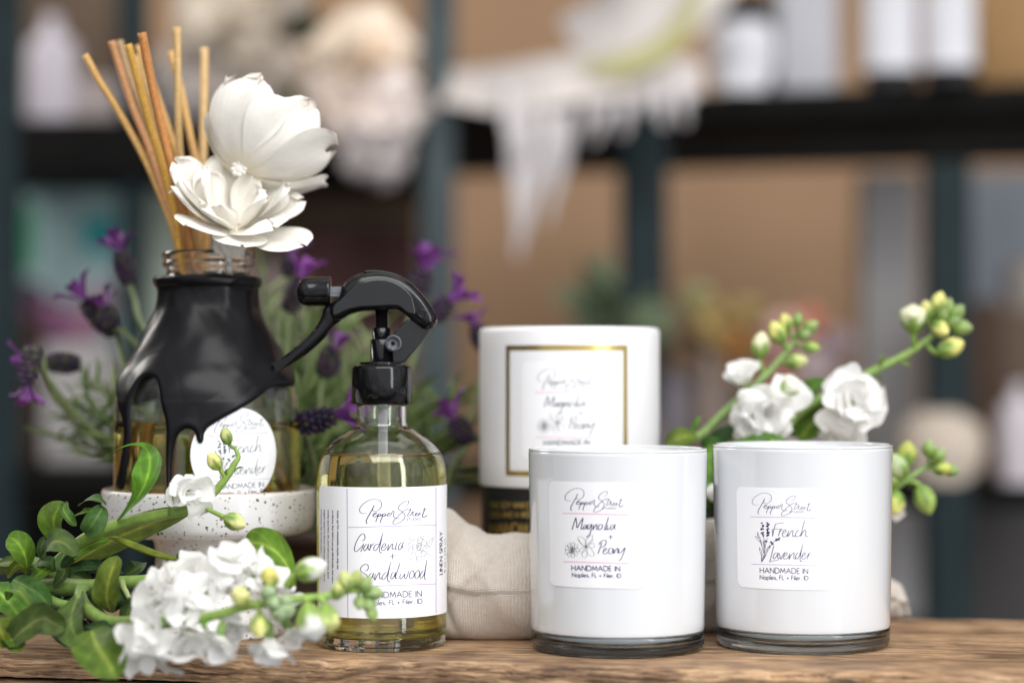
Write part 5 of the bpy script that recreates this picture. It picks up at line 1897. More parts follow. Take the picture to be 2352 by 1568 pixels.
def K(x, y, Y):
    return P(x * .3043, 1091 + y * .3043, Y)


def tongue(s):
    return .14 + .88 * max(0, math.sin(pi * min(1, max(0, s)) ** 1.05)) ** .62 if 0 < s < 1 else .05


def kleaf(parent, pts, wpx, Y, hint, h1=None, cup=.3, wave=.04, waves=1.5, col=0, seed=0, bend=0.0):
    m = len(pts) - 1
    p = [(x, y, Y[0] + (Y[1] - Y[0]) * i / m - bend * math.sin(pi * i / m)) for i, (x, y) in enumerate(pts)]
    return leaf(parent, p, wpx * 1.22 * .3043 * Y[0] / F, hint, h1, cup, wave, waves, col, seed, tongue, tf=K)


def build_front_stocks():
    # stem one: rises from the heap and crosses the dish
    b = Q(300, 950, 93)
    t = thing('stock_stem', 'stock stem crossing the speckled dish, one white bloom and small buds at its tip', 'flower stem', (b[0], b[1], 0), 'cut white stock in front of the jar')
    stalk(t, [Q(120, 1000, 95), Q(330, 850, 93.5), Q(450, 742, 92.5), Q(550, 672, 92), Q(700, 610, 91.6), Q(850, 570, 91.3), Q(1000, 540, 91.2), Q(1110, 522, 91.2), Q(1220, 478, 91.2), Q(1310, 400, 91.2), Q(1385, 305, 91.2), Q(1432, 225, 91.3), Q(1450, 190, 91.4), Q(1425, 130, 91.5)],
          [.29, .28, .26, .245, .22, .19, .165, .12, .07], (.15, .24, .035), (.27, .42, .08))
    leaf(t, [(715, 590, 91.3), (790, 500, 90.6), (850, 420, 90.2), (895, 320, 90.2), (912, 215, 90.8), (880, 135, 91.6), (780, 125, 91.2), (650, 178, 90.3)], 2.75, (-.55, -.75, .3), (.2, -.6, .8), .34, .03, 1.2, 2, 1,
         lambda s: max(.03, (.10 + .95 * math.exp(-((s - .45) / .24) ** 2)) * (1 - s ** 6)))
    leaf(t, [(400, 880, 94), (520, 790, 94), (700, 690, 93.8), (900, 605, 93.4), (1080, 545, 93.2), (1165, 535, 93.1)], 2.9, (.15, -1, .45), (-.1, -1, .35), .18, .02, 1.5, 0, 2)
    leaf(t, [(640, 680, 91.6), (720, 705, 91.2), (820, 748, 91.0), (940, 790, 91.0), (1060, 818, 91.2), (1120, 822, 91.4)], .95, (.2, -.9, -.5), None, -.7, .02, 1.2, 2, 3)
    leaf(t, [(1085, 815, 91.3), (1090, 790, 91.1), (1105, 768, 91.0)], .5, (0, -1, .3), None, .3, .02, 1, 0, 4)
    leaf(t, [(650, 690, 91.4), (690, 680, 91.0), (725, 682, 90.8)], .35, (0, -.6, 1), None, .3, .02, 1, 2, 5)
    leaf(t, [(1420, 285, 91.1), (1450, 262, 90.8), (1485, 255, 90.6)], .3, (0, -.8, .6), None, .3, .02, 1, 2, 6)
    leaf(t, [(1370, 330, 91.2), (1372, 290, 91.0), (1385, 262, 90.9)], .3, (0, -.8, .3), None, .3, .02, 1, 2, 7)
    stock_flower(t, Q(1145, 405, 90.6), 1.08, (.55, -.75, -.1), 3, 13, 1.0, .95, .2)
    g = strip([Q(1040, 500, 91), Q(1042, 420, 90.6), Q(1075, 330, 90.5)], .9, (1, -.3, .1), None, .6, .02, 1, 6, lance, 4, 8, colf=leafcol((.42, .46, .10), (.3, .4, .08), (.35, .42, .1)))
    obj('calyx', g, M['bud'], t)
    stalk(t, [Q(1040, 540, 91), Q(1042, 500, 90.8), Q(1060, 455, 90.5)], [.12, .14])
    bud(t, Q(1383, 88, 91.2), 0.32, (-.25, -.35, .9), (.55, .58, .22), (.22, .34, .08), Q(1428, 140, 91.4), seed=1)
    bud(t, Q(1318, 240, 90.8), 0.36, (-.45, -.4, .7), (.80, .78, .30), (.36, .46, .10), Q(1375, 330, 91.2), seed=2)
    bud(t, Q(1400, 575, 90.3), 0.42, (.85, -.25, -.35), (.80, .80, .34), (.26, .40, .09), Q(1240, 500, 91.1), seed=3)

    # stem two: the big bunch of blooms near the camera
    b = Q(900, 1200, 87)
    t = thing('stock_stem', 'cut stock stem lying along the table edge with a dense bunch of white double blooms', 'flower stem', (b[0], b[1], 0), 'cut white stock in front of the jar')
    stalk(t, [Q(500, 1000, 91), Q(490, 1040, 90.4), Q(510, 1090, 89.8), Q(570, 1150, 89), Q(680, 1195, 88.2), Q(840, 1195, 87), Q(980, 1200, 86), Q(1100, 1192, 85.4), Q(1300, 1158, 84.8), Q(1500, 1100, 84.6), Q(1750, 1062, 84.6), Q(1977, 1038, 84.8), Q(2120, 1005, 85), Q(2230, 1010, 85.2)],
          [.29, .28, .27, .25, .22, .19, .17, .14, .09], (.17, .26, .055), (.30, .46, .09))
    rr = random.Random(12)
    fl = [(1395, 815, 1.45, (.1, -.4, 1), 86.6, 16, 1.0), (1140, 905, 1.6, (-.2, -.6, .8), 86.8, 16, 1.05), (1015, 960, 1.5, (-.7, -.6, .5), 86.4, 14, 1.1), (1560, 900, 1.45, (.5, -.4, .7), 86.6, 15, 1),
          (1250, 1010, 1.35, (.0, -1, .35), 85.8, 15, 1), (960, 1060, 1.35, (-.8, -.6, .1), 86.0, 13, 1), (1130, 1120, 1.25, (-.1, -1, -.1), 85.2, 14, 1), (930, 1235, 1.3, (-.3, -.9, -.3), 84.6, 14, .8),
          (905, 1340, 1.9, (-.2, -.45, -.85), 85.2, 9, 1.25), (1130, 1270, 1.25, (.2, -.6, -.7), 85.6, 11, 1.1), (1335, 1300, 1.1, (-.1, -.5, -.9), 84.2, 11, .75), (1425, 1215, 1.15, (.1, -.6, -.6), 85.4, 12, .9),
          (1640, 1310, 1.25, (.15, -.5, -.85), 84.6, 12, .8), (1770, 1250, 1.1, (.5, -.4, -.7), 85.2, 11, .9), (1700, 1020, 1.1, (.4, -.2, .6), 87.0, 12, 1), (1400, 960, 1.2, (.1, -.8, .6), 86.4, 14, 1)]
    for k, (x, y, r, ax, Y, n, spd) in enumerate(fl):
        stock_flower(t, Q(x, y, Y), r * (.80 if y < 1200 else .88), ax, 100 + k, max(6, n - rr.choice((4, 6, 8))), spd, rr.uniform(.95, 1.2), .2)
    W2 = (.88, .88, .83)
    for k, (x, y, r, ax, tip, gr, frm, Y) in enumerate([
        (1850, 890, .72, (.85, -.2, .3), W2, (.28, .42, .08), (1740, 985), 85.4), (1880, 1140, .82, (.25, -.3, -.9), W2, (.30, .44, .10), (1850, 1050), 84.4),
        (1650, 945, .52, (-.2, -.6, .6), (.80, .74, .20), (.42, .50, .12), (1640, 1060), 84.4), (1480, 1055, .55, (-.3, -.6, .4), (.84, .82, .34), (.50, .58, .16), (1520, 1095), 84.2),
        (1580, 1190, .55, (0, -.6, -.7), (.82, .80, .28), (.36, .48, .12), (1560, 1095), 84.2), (1985, 1130, .62, (.2, -.3, -.9), (.78, .80, .30), (.30, .45, .10), (1930, 1050), 84.4),
        (2060, 1020, .42, (.1, -.3, .9), (.72, .74, .25), (.34, .46, .12), (2010, 1032), 84.8), (2110, 975, .48, (-.2, -.3, .9), (.62, .66, .25), (.30, .42, .12), (2080, 1010), 84.8),
        (2160, 960, .42, (.2, -.3, .9), (.48, .52, .16), (.30, .42, .12), (2140, 1005), 85), (2210, 985, .40, (.5, -.3, .7), (.36, .48, .18), (.28, .42, .14), (2190, 1005), 85.1),
        (2250, 1025, .42, (.9, -.3, .1), (.36, .48, .2), (.28, .42, .14), (2220, 1010), 85.2), (2235, 1075, .40, (.5, -.3, -.8), (.34, .46, .18), (.28, .42, .14), (2210, 1012), 85.2),
        (2255, 1120, .38, (.3, -.3, -.9), (.40, .52, .16), (.30, .46, .12), (2225, 1030), 85.2), (2185, 1060, .34, (.1, -.6, -.8), (.4, .5, .2), (.3, .44, .14), (2170, 1012), 85.1)]):
        bud(t, Q(x, y, Y), r * .78, ax, tip, gr, Q(*frm, Y + .2), k in (1, 5), k)
    for k, (x, y) in enumerate([(1660, 1060), (1700, 1110), (1740, 1080), (1620, 1020), (1690, 1150), (1740, 1140)]):   # greyish young buds over the stem
        bud(t, Q(x, y, 84), .34, (rr.uniform(-.6, .6), -.8, rr.uniform(-.6, .8)), (.42, .55, .30), (.32, .46, .22), Q(1640, 1090, 84.5), seed=k)
    leaf(t, [(1290, 1160, 84.6), (1240, 1210, 84.4), (1275, 1260, 84.4)], .5, (0, -1, 0), None, .3, .02, 1, 2, 8)
    leaf(t, [(1790, 990, 88.6), (1760, 880, 88.6), (1680, 770, 88.8), (1560, 715, 89.2), (1480, 735, 89.6)], 3.1, (-.3, -1, .55), (0, -1, .6), .15, .02, 1.3, 2, 9, spoon)

    # stem three: thick stem in the middle with a cut side shoot, going behind the blooms
    b = Q(450, 960, 93)
    t = thing('stock_stem', 'thick stock stem lying on the table with a pale cut side shoot', 'flower stem', (b[0], b[1], 0), 'cut white stock in front of the jar')
    stalk(t, [Q(-150, 1010, 93), Q(80, 1000, 93), Q(300, 985, 92.6), Q(430, 985, 92.2), Q(560, 985, 91.6), Q(700, 962, 91), Q(850, 948, 90.6), Q(960, 930, 90.4), Q(1200, 900, 90.4), Q(1400, 900, 90.2)],
          [.36, .38, .40, .36, .30, .24, .2, .16], (.13, .21, .05), (.27, .42, .08))
    stalk(t, [Q(745, 950, 90.6), Q(752, 985, 90.2), Q(770, 1020, 90), Q(785, 1050, 89.9)], [.13, .12, .10], (.30, .42, .12), (.50, .55, .26), 'side_shoot')
    leaf(t, [(400, 880, 93.4), (520, 870, 93), (640, 880, 93), (760, 900, 93)], 1.7, (0, -.8, .6), None, .5, .03, 1.4, 3, 16)
    leaf(t, [(320, 985, 92), (390, 900, 91.8), (380, 820, 92), (395, 760, 92.6)], 1.5, (-.3, -1, .2), None, .4, .03, 1.2, 1, 17)

    # heap of leaves at the left end of the bunch
    b = Q(150, 1050, 92)
    t = thing('stock_stem', 'leafy lower end of a stock stem with broad curled leaves at the left edge', 'flower stem', (b[0], b[1], 0), 'cut white stock in front of the jar')
    stalk(t, [Q(-160, 900, 96), Q(0, 860, 95), Q(150, 845, 94.4), Q(260, 860, 94), Q(420, 940, 93.4)], [.34, .36, .34, .3], (.14, .22, .05), (.2, .3, .07))
    stalk(t, [Q(290, 1060, 91.4), Q(380, 1090, 91), Q(470, 1100, 90.8), Q(520, 1095, 90.6)], [.22, .2, .18], (.20, .32, .07), (.22, .36, .08))
    kl = [([(205, 695), (190, 610), (150, 530), (105, 485), (62, 462)], 165, (92, 91.6), (.5, -1, .15), 0),
          ([(505, 505), (430, 440), (405, 340), (440, 250), (495, 205)], 185, (93, 93), (-.4, -1, .15), 0), ([(495, 208), (480, 262), (525, 335), (580, 375)], 80, (92.6, 92), (.6, -1, .5), 1),
          ([(595, 232), (660, 185), (745, 180), (798, 225)], 85, (92.6, 92), (0, -.5, .9), 1), ([(780, 235), (735, 310), (690, 380), (640, 440)], 150, (92, 91.6), (.35, -1, .1), 1), ([(545, 318), (630, 285), (712, 252)], 50, (92.8, 92.4), (0, -.7, .8), 2),
          ([(345, 640), (355, 555), (410, 500), (495, 520), (582, 605)], 175, (91.2, 90.2), (0, -.8, .7), 1), ([(470, 700), (500, 650), (545, 610), (585, 600)], 70, (91.2, 90.6), (.2, -1, -.4), 3), ([(340, 640), (310, 580), (320, 510), (345, 480)], 70, (91.6, 91.6), (.4, -1, .1), 3),
          ([(100, 785), (190, 835), (290, 895), (380, 990)], 150, (90.8, 90.2), (-.1, -1, .45), 1),
          ([(-60, 820), (40, 930), (120, 1030), (180, 1110)], 290, (91, 89.4), (.2, -.55, 1), 2), ([(50, 1292), (170, 1170), (310, 1080), (400, 1110), (492, 1160)], 215, (88.8, 88.2), (-.25, -1, .15), 1), ([(55, 945), (85, 868), (160, 890), (245, 1005)], 85, (89.6, 89.2), (.3, -.6, .8), 1),
          ([(-60, 1050), (0, 1160), (50, 1290)], 170, (89, 88.6), (.4, -.9, .4), 2), ([(-60, 1110), (40, 1200), (130, 1290), (60, 1295)], 120, (89.4, 88.6), (.2, -.8, .6), 0),
          ([(600, 880), (560, 985), (535, 1090), (560, 1190), (640, 1300)], 215, (90.4, 87.6), (-.35, -1, .25), 1), ([(620, 1150), (740, 1150), (850, 1180), (920, 1230)], 130, (88.6, 87.6), (.1, -.5, .9), 3),
          ([(690, 1170), (735, 1290), (810, 1400), (885, 1540)], 330, (86.6, 84.4), (.15, -1, .2), 0),
          ([(835, 1035), (805, 920), (825, 780), (885, 606)], 195, (89.6, 89.4), (-.35, -1, .05), 2), ([(1045, 885), (985, 980), (960, 1060), (935, 1180)], 125, (91, 90), (.4, -1, .2), 3), ([(945, 750), (1030, 705), (1082, 655)], 120, (92, 92.4), (-.2, -1, .3), 3),
          ([(470, 735), (620, 690), (790, 690)], 95, (93, 93), (0, -.7, .7), 3), ([(-40, 675), (100, 655), (310, 660)], 100, (94.6, 94), (0, -.7, .7), 1), ([(55, 775), (115, 690), (180, 680), (200, 745)], 70, (93, 92.4), (.2, -1, .3), 2),
          ([(215, 805), (290, 745), (375, 675)], 105, (92.4, 92), (-.2, -1, .4), 0), ([(665, 1015), (700, 920), (765, 825)], 105, (91, 90.6), (-.3, -1, .2), 3), ([(840, 1035), (890, 960), (915, 860)], 65, (90.4, 90.2), (.5, -1, .1), 3),
          ([(240, 700), (300, 660), (380, 660), (420, 700)], 90, (92.6, 92), (.1, -.7, .7), 3), ([(450, 680), (560, 600), (700, 520), (830, 480)], 90, (92.8, 92.6), (0, -1, .4), 2), ([(380, 1180), (480, 1240), (580, 1290), (650, 1290)], 110, (89.6, 88.6), (0, -.7, .7), 3)]
    for k, (pts, wpx, Y, hint, col) in enumerate(kl):
        kleaf(t, pts, wpx, Y, hint, None, .22 + .14 * (k % 3), .06, 1.3 + .3 * (k % 4), col, 300 + k, .45)
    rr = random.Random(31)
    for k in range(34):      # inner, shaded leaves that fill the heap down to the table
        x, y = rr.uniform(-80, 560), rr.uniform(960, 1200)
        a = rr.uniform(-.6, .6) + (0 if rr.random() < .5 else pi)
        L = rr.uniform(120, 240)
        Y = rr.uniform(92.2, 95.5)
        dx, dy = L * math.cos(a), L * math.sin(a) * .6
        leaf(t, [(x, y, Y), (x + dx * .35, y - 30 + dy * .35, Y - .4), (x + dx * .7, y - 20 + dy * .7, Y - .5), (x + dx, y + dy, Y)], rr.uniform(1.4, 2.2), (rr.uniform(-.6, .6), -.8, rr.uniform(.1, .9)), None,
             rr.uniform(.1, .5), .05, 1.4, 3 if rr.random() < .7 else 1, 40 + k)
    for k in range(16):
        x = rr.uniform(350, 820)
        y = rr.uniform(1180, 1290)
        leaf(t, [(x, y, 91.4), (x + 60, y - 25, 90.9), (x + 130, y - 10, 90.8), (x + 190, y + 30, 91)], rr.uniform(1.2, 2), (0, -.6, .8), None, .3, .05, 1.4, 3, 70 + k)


build_front_stocks()


def build_back_stocks():
    GL_ = (.24, .38, .08)
    YL = (.78, .74, .24)
    base = (11.5, 103, 0)
    t = thing('stock_stem', 'stock stem with two white blooms and yellow buds leaning up between tube and right tumbler', 'flower stem', base, 'white stock behind the tumblers')
    stalk(t, [V(-120, 1500, 101.5), V(50, 1180, 102.5), V(170, 1080, 103), V(330, 990, 103.4), V(500, 830, 103.6), V(650, 700, 103.8), V(780, 570, 104), V(880, 450, 104), V(935, 345, 104)], [.22, .22, .21, .2, .18, .14, .10], (.18, .29, .06), (.30, .44, .16))
    stock_flower(t, V(590, 680, 103), 1.05, (-.25, -.5, .85), 200, 10, .5, 1.1, .5)
    stock_flower(t, V(720, 850, 102.4), 1.72, (.05, -.85, -.25), 201, 18, 1.05, 1.0, .24)
    stock_flower(t, V(640, 900, 102.2), 1.26, (-.5, -.7, -.4), 203, 12, 1.05, 1.0, .24)
    bud(t, V(840, 725, 102.4), .52, (.55, -.4, .5), (.85, .86, .72), GL_, V(740, 750, 103), True, 1)
    for k, (x, y, r, ax, tip, fr) in enumerate([(690, 475, .62, (.1, -.2, 1), (.84, .82, .55), (720, 630)), (815, 385, .58, (-.5, -.3, .8), YL, (860, 470)), (860, 318, .44, (-.3, -.3, .9), YL, (905, 400)),
                                                (925, 298, .36, (.1, -.3, .9), (.30, .40, .14), (930, 350)), (985, 338, .42, (.8, -.2, .5), (.34, .44, .16), (940, 350)), (990, 450, .40, (.9, -.2, -.1), (.42, .52, .14), (900, 430)),
                                                (890, 545, .52, (.8, -.3, .1), (.66, .68, .30), (810, 545)), (950, 375, .36, (.6, -.5, .1), (.32, .42, .18), (925, 370))]):
        bud(t, V(x, y, 103.6), r * .86, ax, tip, GL_, V(*fr, 104), seed=k)
    leaf(t, [(300, 1010, 103), (220, 1010, 102.6), (150, 1035, 102.4), (100, 1075, 102.4)], 1.9, (0, -.9, .5), None, .2, .03, 1.2, 2, 80, tf=V)
    leaf(t, [(270, 985, 103.2), (285, 930, 103), (315, 880, 103)], .6, (0, -1, 0), None, .3, .02, 1, 2, 81, tf=V)
    leaf(t, [(350, 1080, 103.5), (430, 1020, 103.4), (520, 980, 103.4), (600, 960, 103.4)], 1.8, (0, -.8, .6), None, .2, .02, 1.2, 3, 82, tf=V)
    leaf(t, [(440, 1080, 102.2), (600, 1040, 101.6), (740, 1015, 101.4), (870, 1030, 101.4)], 1.3, (0, -.5, .9), None, .2, .02, 1.2, 0, 83, tf=V)
    leaf(t, [(380, 1060, 102), (370, 1200, 101.4), (360, 1340, 101), (370, 1480, 101)], 2.4, (.2, -1, .1), None, .25, .04, 1.3, 0, 84, tf=V)
    leaf(t, [(420, 1180, 102), (390, 1300, 101.4), (375, 1400, 101.2), (350, 1540, 101)], 2.0, (-.5, -1, .1), None, .25, .04, 1.3, 3, 85, tf=V)
    leaf(t, [(330, 1100, 102.6), (370, 1080, 102), (420, 1150, 101.8), (460, 1260, 101.8)], 2.4, (0, -1, .3), None, .25, .04, 1.3, 1, 86, tf=V)
    bud(t, V(392, 1370, 100.8), .4, (0, -1, .2), (.85, .86, .8), GL_, V(420, 1400, 101.2), True, 9)

    t = thing('stock_stem', 'tall stock stem with one round white bloom, its yellow green tip highest at the right', 'flower stem', (15, 103, 0), 'white stock behind the tumblers')
    stalk(t, [V(520, 1400, 101), V(700, 1120, 102), V(900, 900, 103), V(1050, 785, 103.4), V(1230, 690, 103.6), V(1400, 600, 103.6), V(1600, 500, 103.4), V(1740, 405, 103.2), V(1820, 335, 103)], [.22, .22, .21, .20, .2, .18, .15, .11], (.18, .29, .06), (.30, .46, .12))
    stock_flower(t, V(1275, 800, 102), 1.64, (.05, -.95, .12), 210, 22, 1.05, 1.0, .24)
    stock_flower(t, V(1200, 1010, 103.4), 1.01, (.0, -.8, -.3), 211, 10, 1.0, 1.0, .24)
    for k, (x, y, r, ax, tip, fr, op) in enumerate([(1650, 320, .66, (-.05, -.25, 1), (.84, .84, .58), (1660, 455), True), (1800, 205, .52, (.2, -.3, .9), YL, (1790, 340), False), (1740, 240, .42, (-.2, -.3, .9), (.70, .68, .25), (1770, 350), False),
                                                    (1805, 325, .52, (.25, -.6, -.3), YL, (1800, 345), False), (1860, 225, .42, (.2, -.3, .9), (.28, .38, .13), (1820, 320), False), (1905, 255, .44, (.6, -.3, .7), (.27, .37, .14), (1835, 320), False),
                                                    (1925, 325, .48, (.9, -.4, -.1), (.29, .39, .15), (1835, 330), False), (1850, 470, .62, (.85, -.3, .4), YL, (1740, 430), False), (1885, 300, .40, (.5, -.7, .2), (.26, .36, .14), (1830, 325), False),
                                                    (1835, 270, .36, (0, -.6, .8), (.27, .36, .13), (1820, 325), False)]):
        bud(t, V(x, y, 102.8), r * .9, ax, tip, GL_, V(*fr, 103.3), op, k)
    for k, q in enumerate([[(1435, 575, 103.3), (1455, 530, 103), (1472, 490, 103)], [(1560, 530, 103.2), (1600, 550, 102.9), (1635, 568, 102.8)], [(1420, 620, 103.4), (1440, 645, 103.2), (1452, 660, 103.2)]]):
        leaf(t, q, .42, (0, -1, .3), None, .3, .02, 1, 2, 90 + k, tf=V)
    leaf(t, [(900, 1020, 104), (930, 850, 104.2), (980, 730, 104.4), (1080, 690, 104.4)], 3.2, (.3, -1, .1), (.2, -.8, .5), .2, .03, 1.2, 0, 95, tf=V)
    leaf(t, [(930, 1040, 103.6), (1000, 950, 103.6), (1080, 860, 103.8), (1110, 800, 104)], 2.6, (-.2, -1, .2), None, .25, .03, 1.2, 0, 96, tf=V)
    leaf(t, [(980, 720, 104.6), (1010, 690, 104.6), (1080, 680, 104.6), (1120, 720, 104.4)], 1.5, (0, -.8, .6), None, .25, .03, 1.2, 1, 97, tf=V)

    t = thing('stock_stem', 'short stock stem of green buds poking out right of the lavender tumbler', 'flower stem', (19, 103.5, 0), 'white stock behind the tumblers')
    stalk(t, [V(1000, 1650, 102), V(1280, 1480, 102.6), V(1450, 1385, 103), V(1590, 1295, 103.2), V(1700, 1220, 103.3), V(1790, 1180, 103.4)], [.2, .19, .18, .16, .14, .10], (.18, .29, .06), (.30, .44, .16))
    for k, (x, y, r, ax, tip, fr) in enumerate([(1610, 1155, .58, (0, -.3, 1), (.52, .56, .12), (1600, 1270)), (1555, 1235, .74, (-.3, -.5, .6), (.50, .62, .34), (1570, 1310)), (1710, 1370, .66, (.3, -.2, -.9), (.36, .50, .12), (1620, 1300)),
                                                (1535, 1390, .58, (-.1, -.4, -.8), (.72, .74, .20), (1520, 1340)), (1810, 1215, .42, (.6, -.5, .1), (.62, .66, .16), (1740, 1200)), (1750, 1110, .40, (-.1, -.3, .9), (.32, .46, .16), (1750, 1190)),
                                                (1800, 1150, .40, (.5, -.3, .8), (.32, .44, .18), (1770, 1190)), (1860, 1215, .38, (.9, -.2, -.2), (.30, .44, .16), (1790, 1190)), (1520, 1300, .5, (-.5, -.5, .4), (.54, .64, .24), (1520, 1340))]):
        bud(t, V(x, y, 102.8), r * .9, ax, tip, GL_, V(*fr, 103.2), seed=k)
    stock_flower(t, V(1525, 1470, 102.8), 0.76, (.3, -.6, -.6), 220, 9, 1, 1, .24)


build_back_stocks()


# ------------------------------------------------------------------ lavender in a pot behind the jar
PURPLE = np.array((.17, .042, .22))


def build_lavender():
    px, py = -11.4, 107.2
    t = thing('lavender_plant', 'potted french lavender with dark purple tufted heads behind jar and sprayer', 'plant', (px, py, 0))
    obj('pot', lathe([(0, .01), (2.7, .01), (3.4, 3.6), (3.55, 3.6), (3.55, 4.3), (3.3, 4.3), (3.2, 3.8), (0, 3.8)], (px, py, 0), 48), M['soil'], t)
    rr = random.Random(77)
    root = np.array((px, py, 3.8))

    def head(tip, bot, Y, R, nb, stem, seed, top=True, dark=(.045, .022, .055), pur=PURPLE, thick=.13):
        """one flower: stem, knobbly dark spike and showy purple bracts at its tip"""
        r2 = random.Random(seed)
        a, b = D(*tip, Y), D(*bot, Y)
        R = R * .96
        b = b + (b - a) * .28
        ax = norm(a - b)
        L = np.linalg.norm(a - b)
        pts = [b] + [D(*q, Y + 1 * i) if len(q) == 2 else D(*q) for i, q in enumerate(stem)]
        end = root + np.array((r2.uniform(-2, 2), r2.uniform(-2, 2), 0))
        pts += [(pts[-1] * .45 + end * .55) + (0, 0, .8), end]
        st = stalk(t, pts[::-1], [thick * 1.1, thick, thick * .9], (.16, .22, .09), (.22, .28, .12))
        g = ellipsoid((a + b) / 2, R * .72, R * .72, L * .52, ax, 16, 12, None, np.array(dark) * .8)
        q = Vector(ax).to_track_quat('Z', 'Y').to_matrix()
        rows = max(6, int(L / .28))
        for i in range(rows):
            s = (i + .5) / rows
            rad = R * .75 * math.sin(pi * (.1 + .82 * s)) ** .55
            n = 10
            for k in range(n):
                an = 2 * pi * (k + .5 * (i % 2)) / n + r2.uniform(-.15, .15)
                w = np.array(q @ Vector((rad * math.cos(an), rad * math.sin(an), L * (s - .5))))
                o_ = np.array(q @ Vector((math.cos(an), math.sin(an), .8)))
                cc = np.array(r2.choice([dark, (.06, .03, .075), (.075, .075, .05), (.03, .02, .05)])) * r2.uniform(.8, 1.3)
                ellipsoid((a + b) / 2 + w, R * .22, R * .22, R * .36, o_, 7, 5, g, cc)
                if r2.random() < .22:
                    ellipsoid((a + b) / 2 + w + norm(o_) * R * .34, R * .07, R * .07, R * .07, o_, 5, 4, g, (.32, .16, .14))
        hd = obj('flower_head', g, M['lav'], t)
        for k in range(nb):
            an = 2 * pi * k / nb + r2.uniform(-.3, .3)
            rad = np.array(q @ Vector((math.cos(an), math.sin(an), 0)))
            c0 = a - ax * R * .25 + rad * R * .25
            ln = R * r2.uniform(1.3, 2.3)
            c1 = c0 + ax * ln * .5 + rad * R * .35
            c2 = c1 + ax * ln * .4 + rad * R * r2.uniform(.4, 1.1)
            c3 = c2 + ax * ln * .05 + rad * R * .5
            pc = pur * r2.uniform(.75, 1.25)
            g = strip([c0, c1, c2, c3], R * 1.15, ax - rad * .3, None, .3, .06, 1.6, 5, spoon, seed * 10 + k, 5, colf=lambda u, s, pc=pc: pc * (1.15 - .4 * math.exp(-(u / .15) ** 2)) * (.8 + .35 * s))
            obj('bract', g, M['lav'], hd, base=t['base'])
        return hd
    head((276, 580), (292, 635), 108, .62, 6, [(310, 690, 108), (335, 765, 107)], 1)
    head((196, 690), (250, 750), 106, .66, 4, [(272, 790, 106.4), (287, 850, 106.4), (320, 950, 106.6)], 2, dark=(.03, .018, .045))
    head((238, 705), (252, 745), 105.4, .55, 5, [(282, 760, 106), (315, 795, 106.4), (345, 840, 106.8)], 3, dark=(.028, .014, .04))
    head((66, 882), (72, 815), 103, .58, 5, [(95, 840, 103.4), (125, 890, 104), (180, 955, 105), (300, 1050, 106)], 4, dark=(.06, .05, .065))
    head((62, 818), (92, 812), 104.4, .45, 4, [(105, 860, 104.4), (140, 930, 105), (240, 1020, 106)], 14, dark=(.06, .04, .06))
    head((108, 832), (168, 835), 106.5, .58, 4, [(190, 850, 106.5), (210, 920, 106.8), (300, 1010, 107)], 5, dark=(.03, .025, .035))
    head((668, 585), (666, 625), 109, .55, 6, [(650, 700, 109), (640, 800, 108.5)], 6, pur=PURPLE * 1.5)
    head((690, 638), (668, 700), 107, .60, 5, [(660, 760, 107), (655, 860, 107)], 7, pur=PURPLE * 1.5, dark=(.03, .02, .03))
    head((768, 798), (748, 850), 106, .66, 5, [(735, 900, 106), (725, 980, 106.4)], 8, dark=(.05, .03, .035))
    head((975, 620), (955, 680), 115, .75, 7, [(935, 760, 114), (880, 900, 112)], 9, pur=PURPLE * 1.35)
    head((1035, 690), (995, 722), 109.5, .66, 7, [(970, 760, 110), (930, 880, 110), (880, 1000, 109)], 10, pur=PURPLE * 1.5)
    head((768, 953), (700, 972), 99.4, .66, 6, [(690, 985, 99.8), (705, 1010, 102), (720, 1080, 104)], 11, dark=(.035, .025, .06), pur=PURPLE * .9)
    head((1046, 962), (1070, 1005), 106, .60, 6, [(1062, 1040, 106), (1040, 1070, 106.4), (990, 1160, 107)], 12, pur=PURPLE * 1.4)
    head((1092, 745), (1108, 790), 109.5, .55, 6, [(1105, 860, 109.5), (1080, 960, 109.5), (1020, 1100, 109)], 13, pur=PURPLE * 1.3)
    # narrow grey-green leaves along bare leafy shoots
    g = Geo()
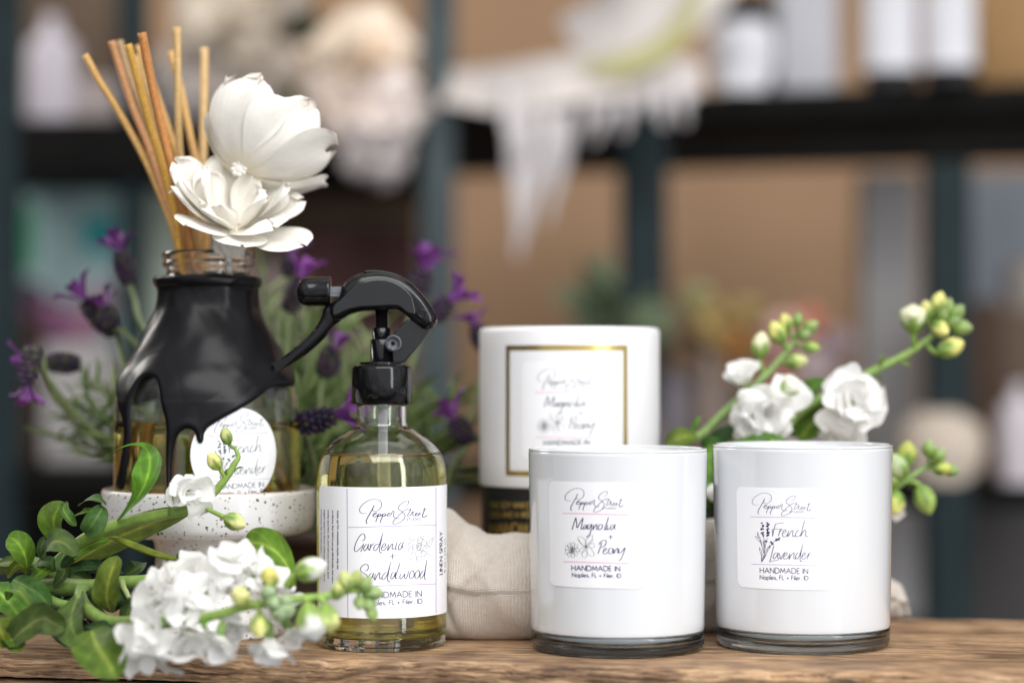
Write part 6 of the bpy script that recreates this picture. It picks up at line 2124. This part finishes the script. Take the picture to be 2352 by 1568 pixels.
    shoots = [((700, 700), 110), ((650, 720), 112), ((730, 900), 108), ((600, 640), 113), ((860, 760), 113), ((800, 880), 110), ((950, 900), 111), ((1000, 960), 110), ((1060, 900), 112), ((930, 1020), 109),
              ((200, 880), 107), ((150, 960), 107), ((250, 900), 109), ((190, 1040), 106), ((230, 1000), 106), ((120, 1000), 108), ((320, 860), 109), ((1040, 1080), 108), ((690, 1060), 105), ((715, 1160), 105), ((720, 1250), 105.5),
              ((780, 1000), 108), ((700, 980), 109), ((660, 820), 110), ((740, 1020), 107), ((860, 1000), 110), ((960, 1100), 108), ((700, 1280), 106), ((280, 1060), 106), ((1080, 1010), 110), ((900, 830), 113), ((630, 900), 110), ((760, 780), 112), ((800, 720), 113), ((690, 900), 106), ((715, 1000), 106), ((705, 1080), 106.5), ((740, 1140), 107), ((700, 1200), 107), ((830, 820), 111), ((790, 950), 109), ((940, 960), 112), ((1020, 1020), 109), ((170, 920), 106), ((215, 960), 107), ((1070, 1100), 109), ((980, 1010), 110), ((900, 930), 111)]
    gs = Geo()
    for (x, y), Y in shoots:
        e = D(x, y, Y)
        s0 = root + np.array((rr.uniform(-2.4, 2.4), rr.uniform(-2, 2.4), 0))
        mid = (s0 + e) / 2 + np.array((e[0] - s0[0], 0, 0)) * .12 + np.array((0, 0, 1.2))
        path = crom([s0, mid, e], 14)
        tube(path, [.12, .06], 6, gs, (.18, .24, .10))
        for k in range(46):
            i = int((.2 + .8 * (k / 46)) * (len(path) - 1))
            p = path[i]
            tv = norm(path[min(i + 1, len(path) - 1)] - path[i - 1])
            an = k * 2.4 + rr.uniform(-.3, .3)
            d = norm(np.array((math.cos(an), math.sin(an) * .8, 0)) + tv * rr.uniform(.5, 1.3))
            L = rr.uniform(1.3, 2.7)
            col = np.array(rr.choice([(.14, .21, .065), (.21, .29, .10), (.10, .16, .045), (.28, .35, .15)])) * rr.uniform(.8, 1.15)
            strip([p, p + d * L * .5 + np.array((0, 0, .12)), p + d * L + np.array((0, 0, rr.uniform(-.3, .3)))], .26, np.cross(d, (0, -1, .2)) + np.array((0, -.8, .5)), None, .3, 0, 1, 1, lance, k, 3, g=g,
                  colf=lambda u, s, c=col: c)
    obj('leafy_shoots', gs, M['stem'], t)
    o = obj('foliage', g, M['lav'], t)
    o['kind'] = 'stuff'


build_lavender()
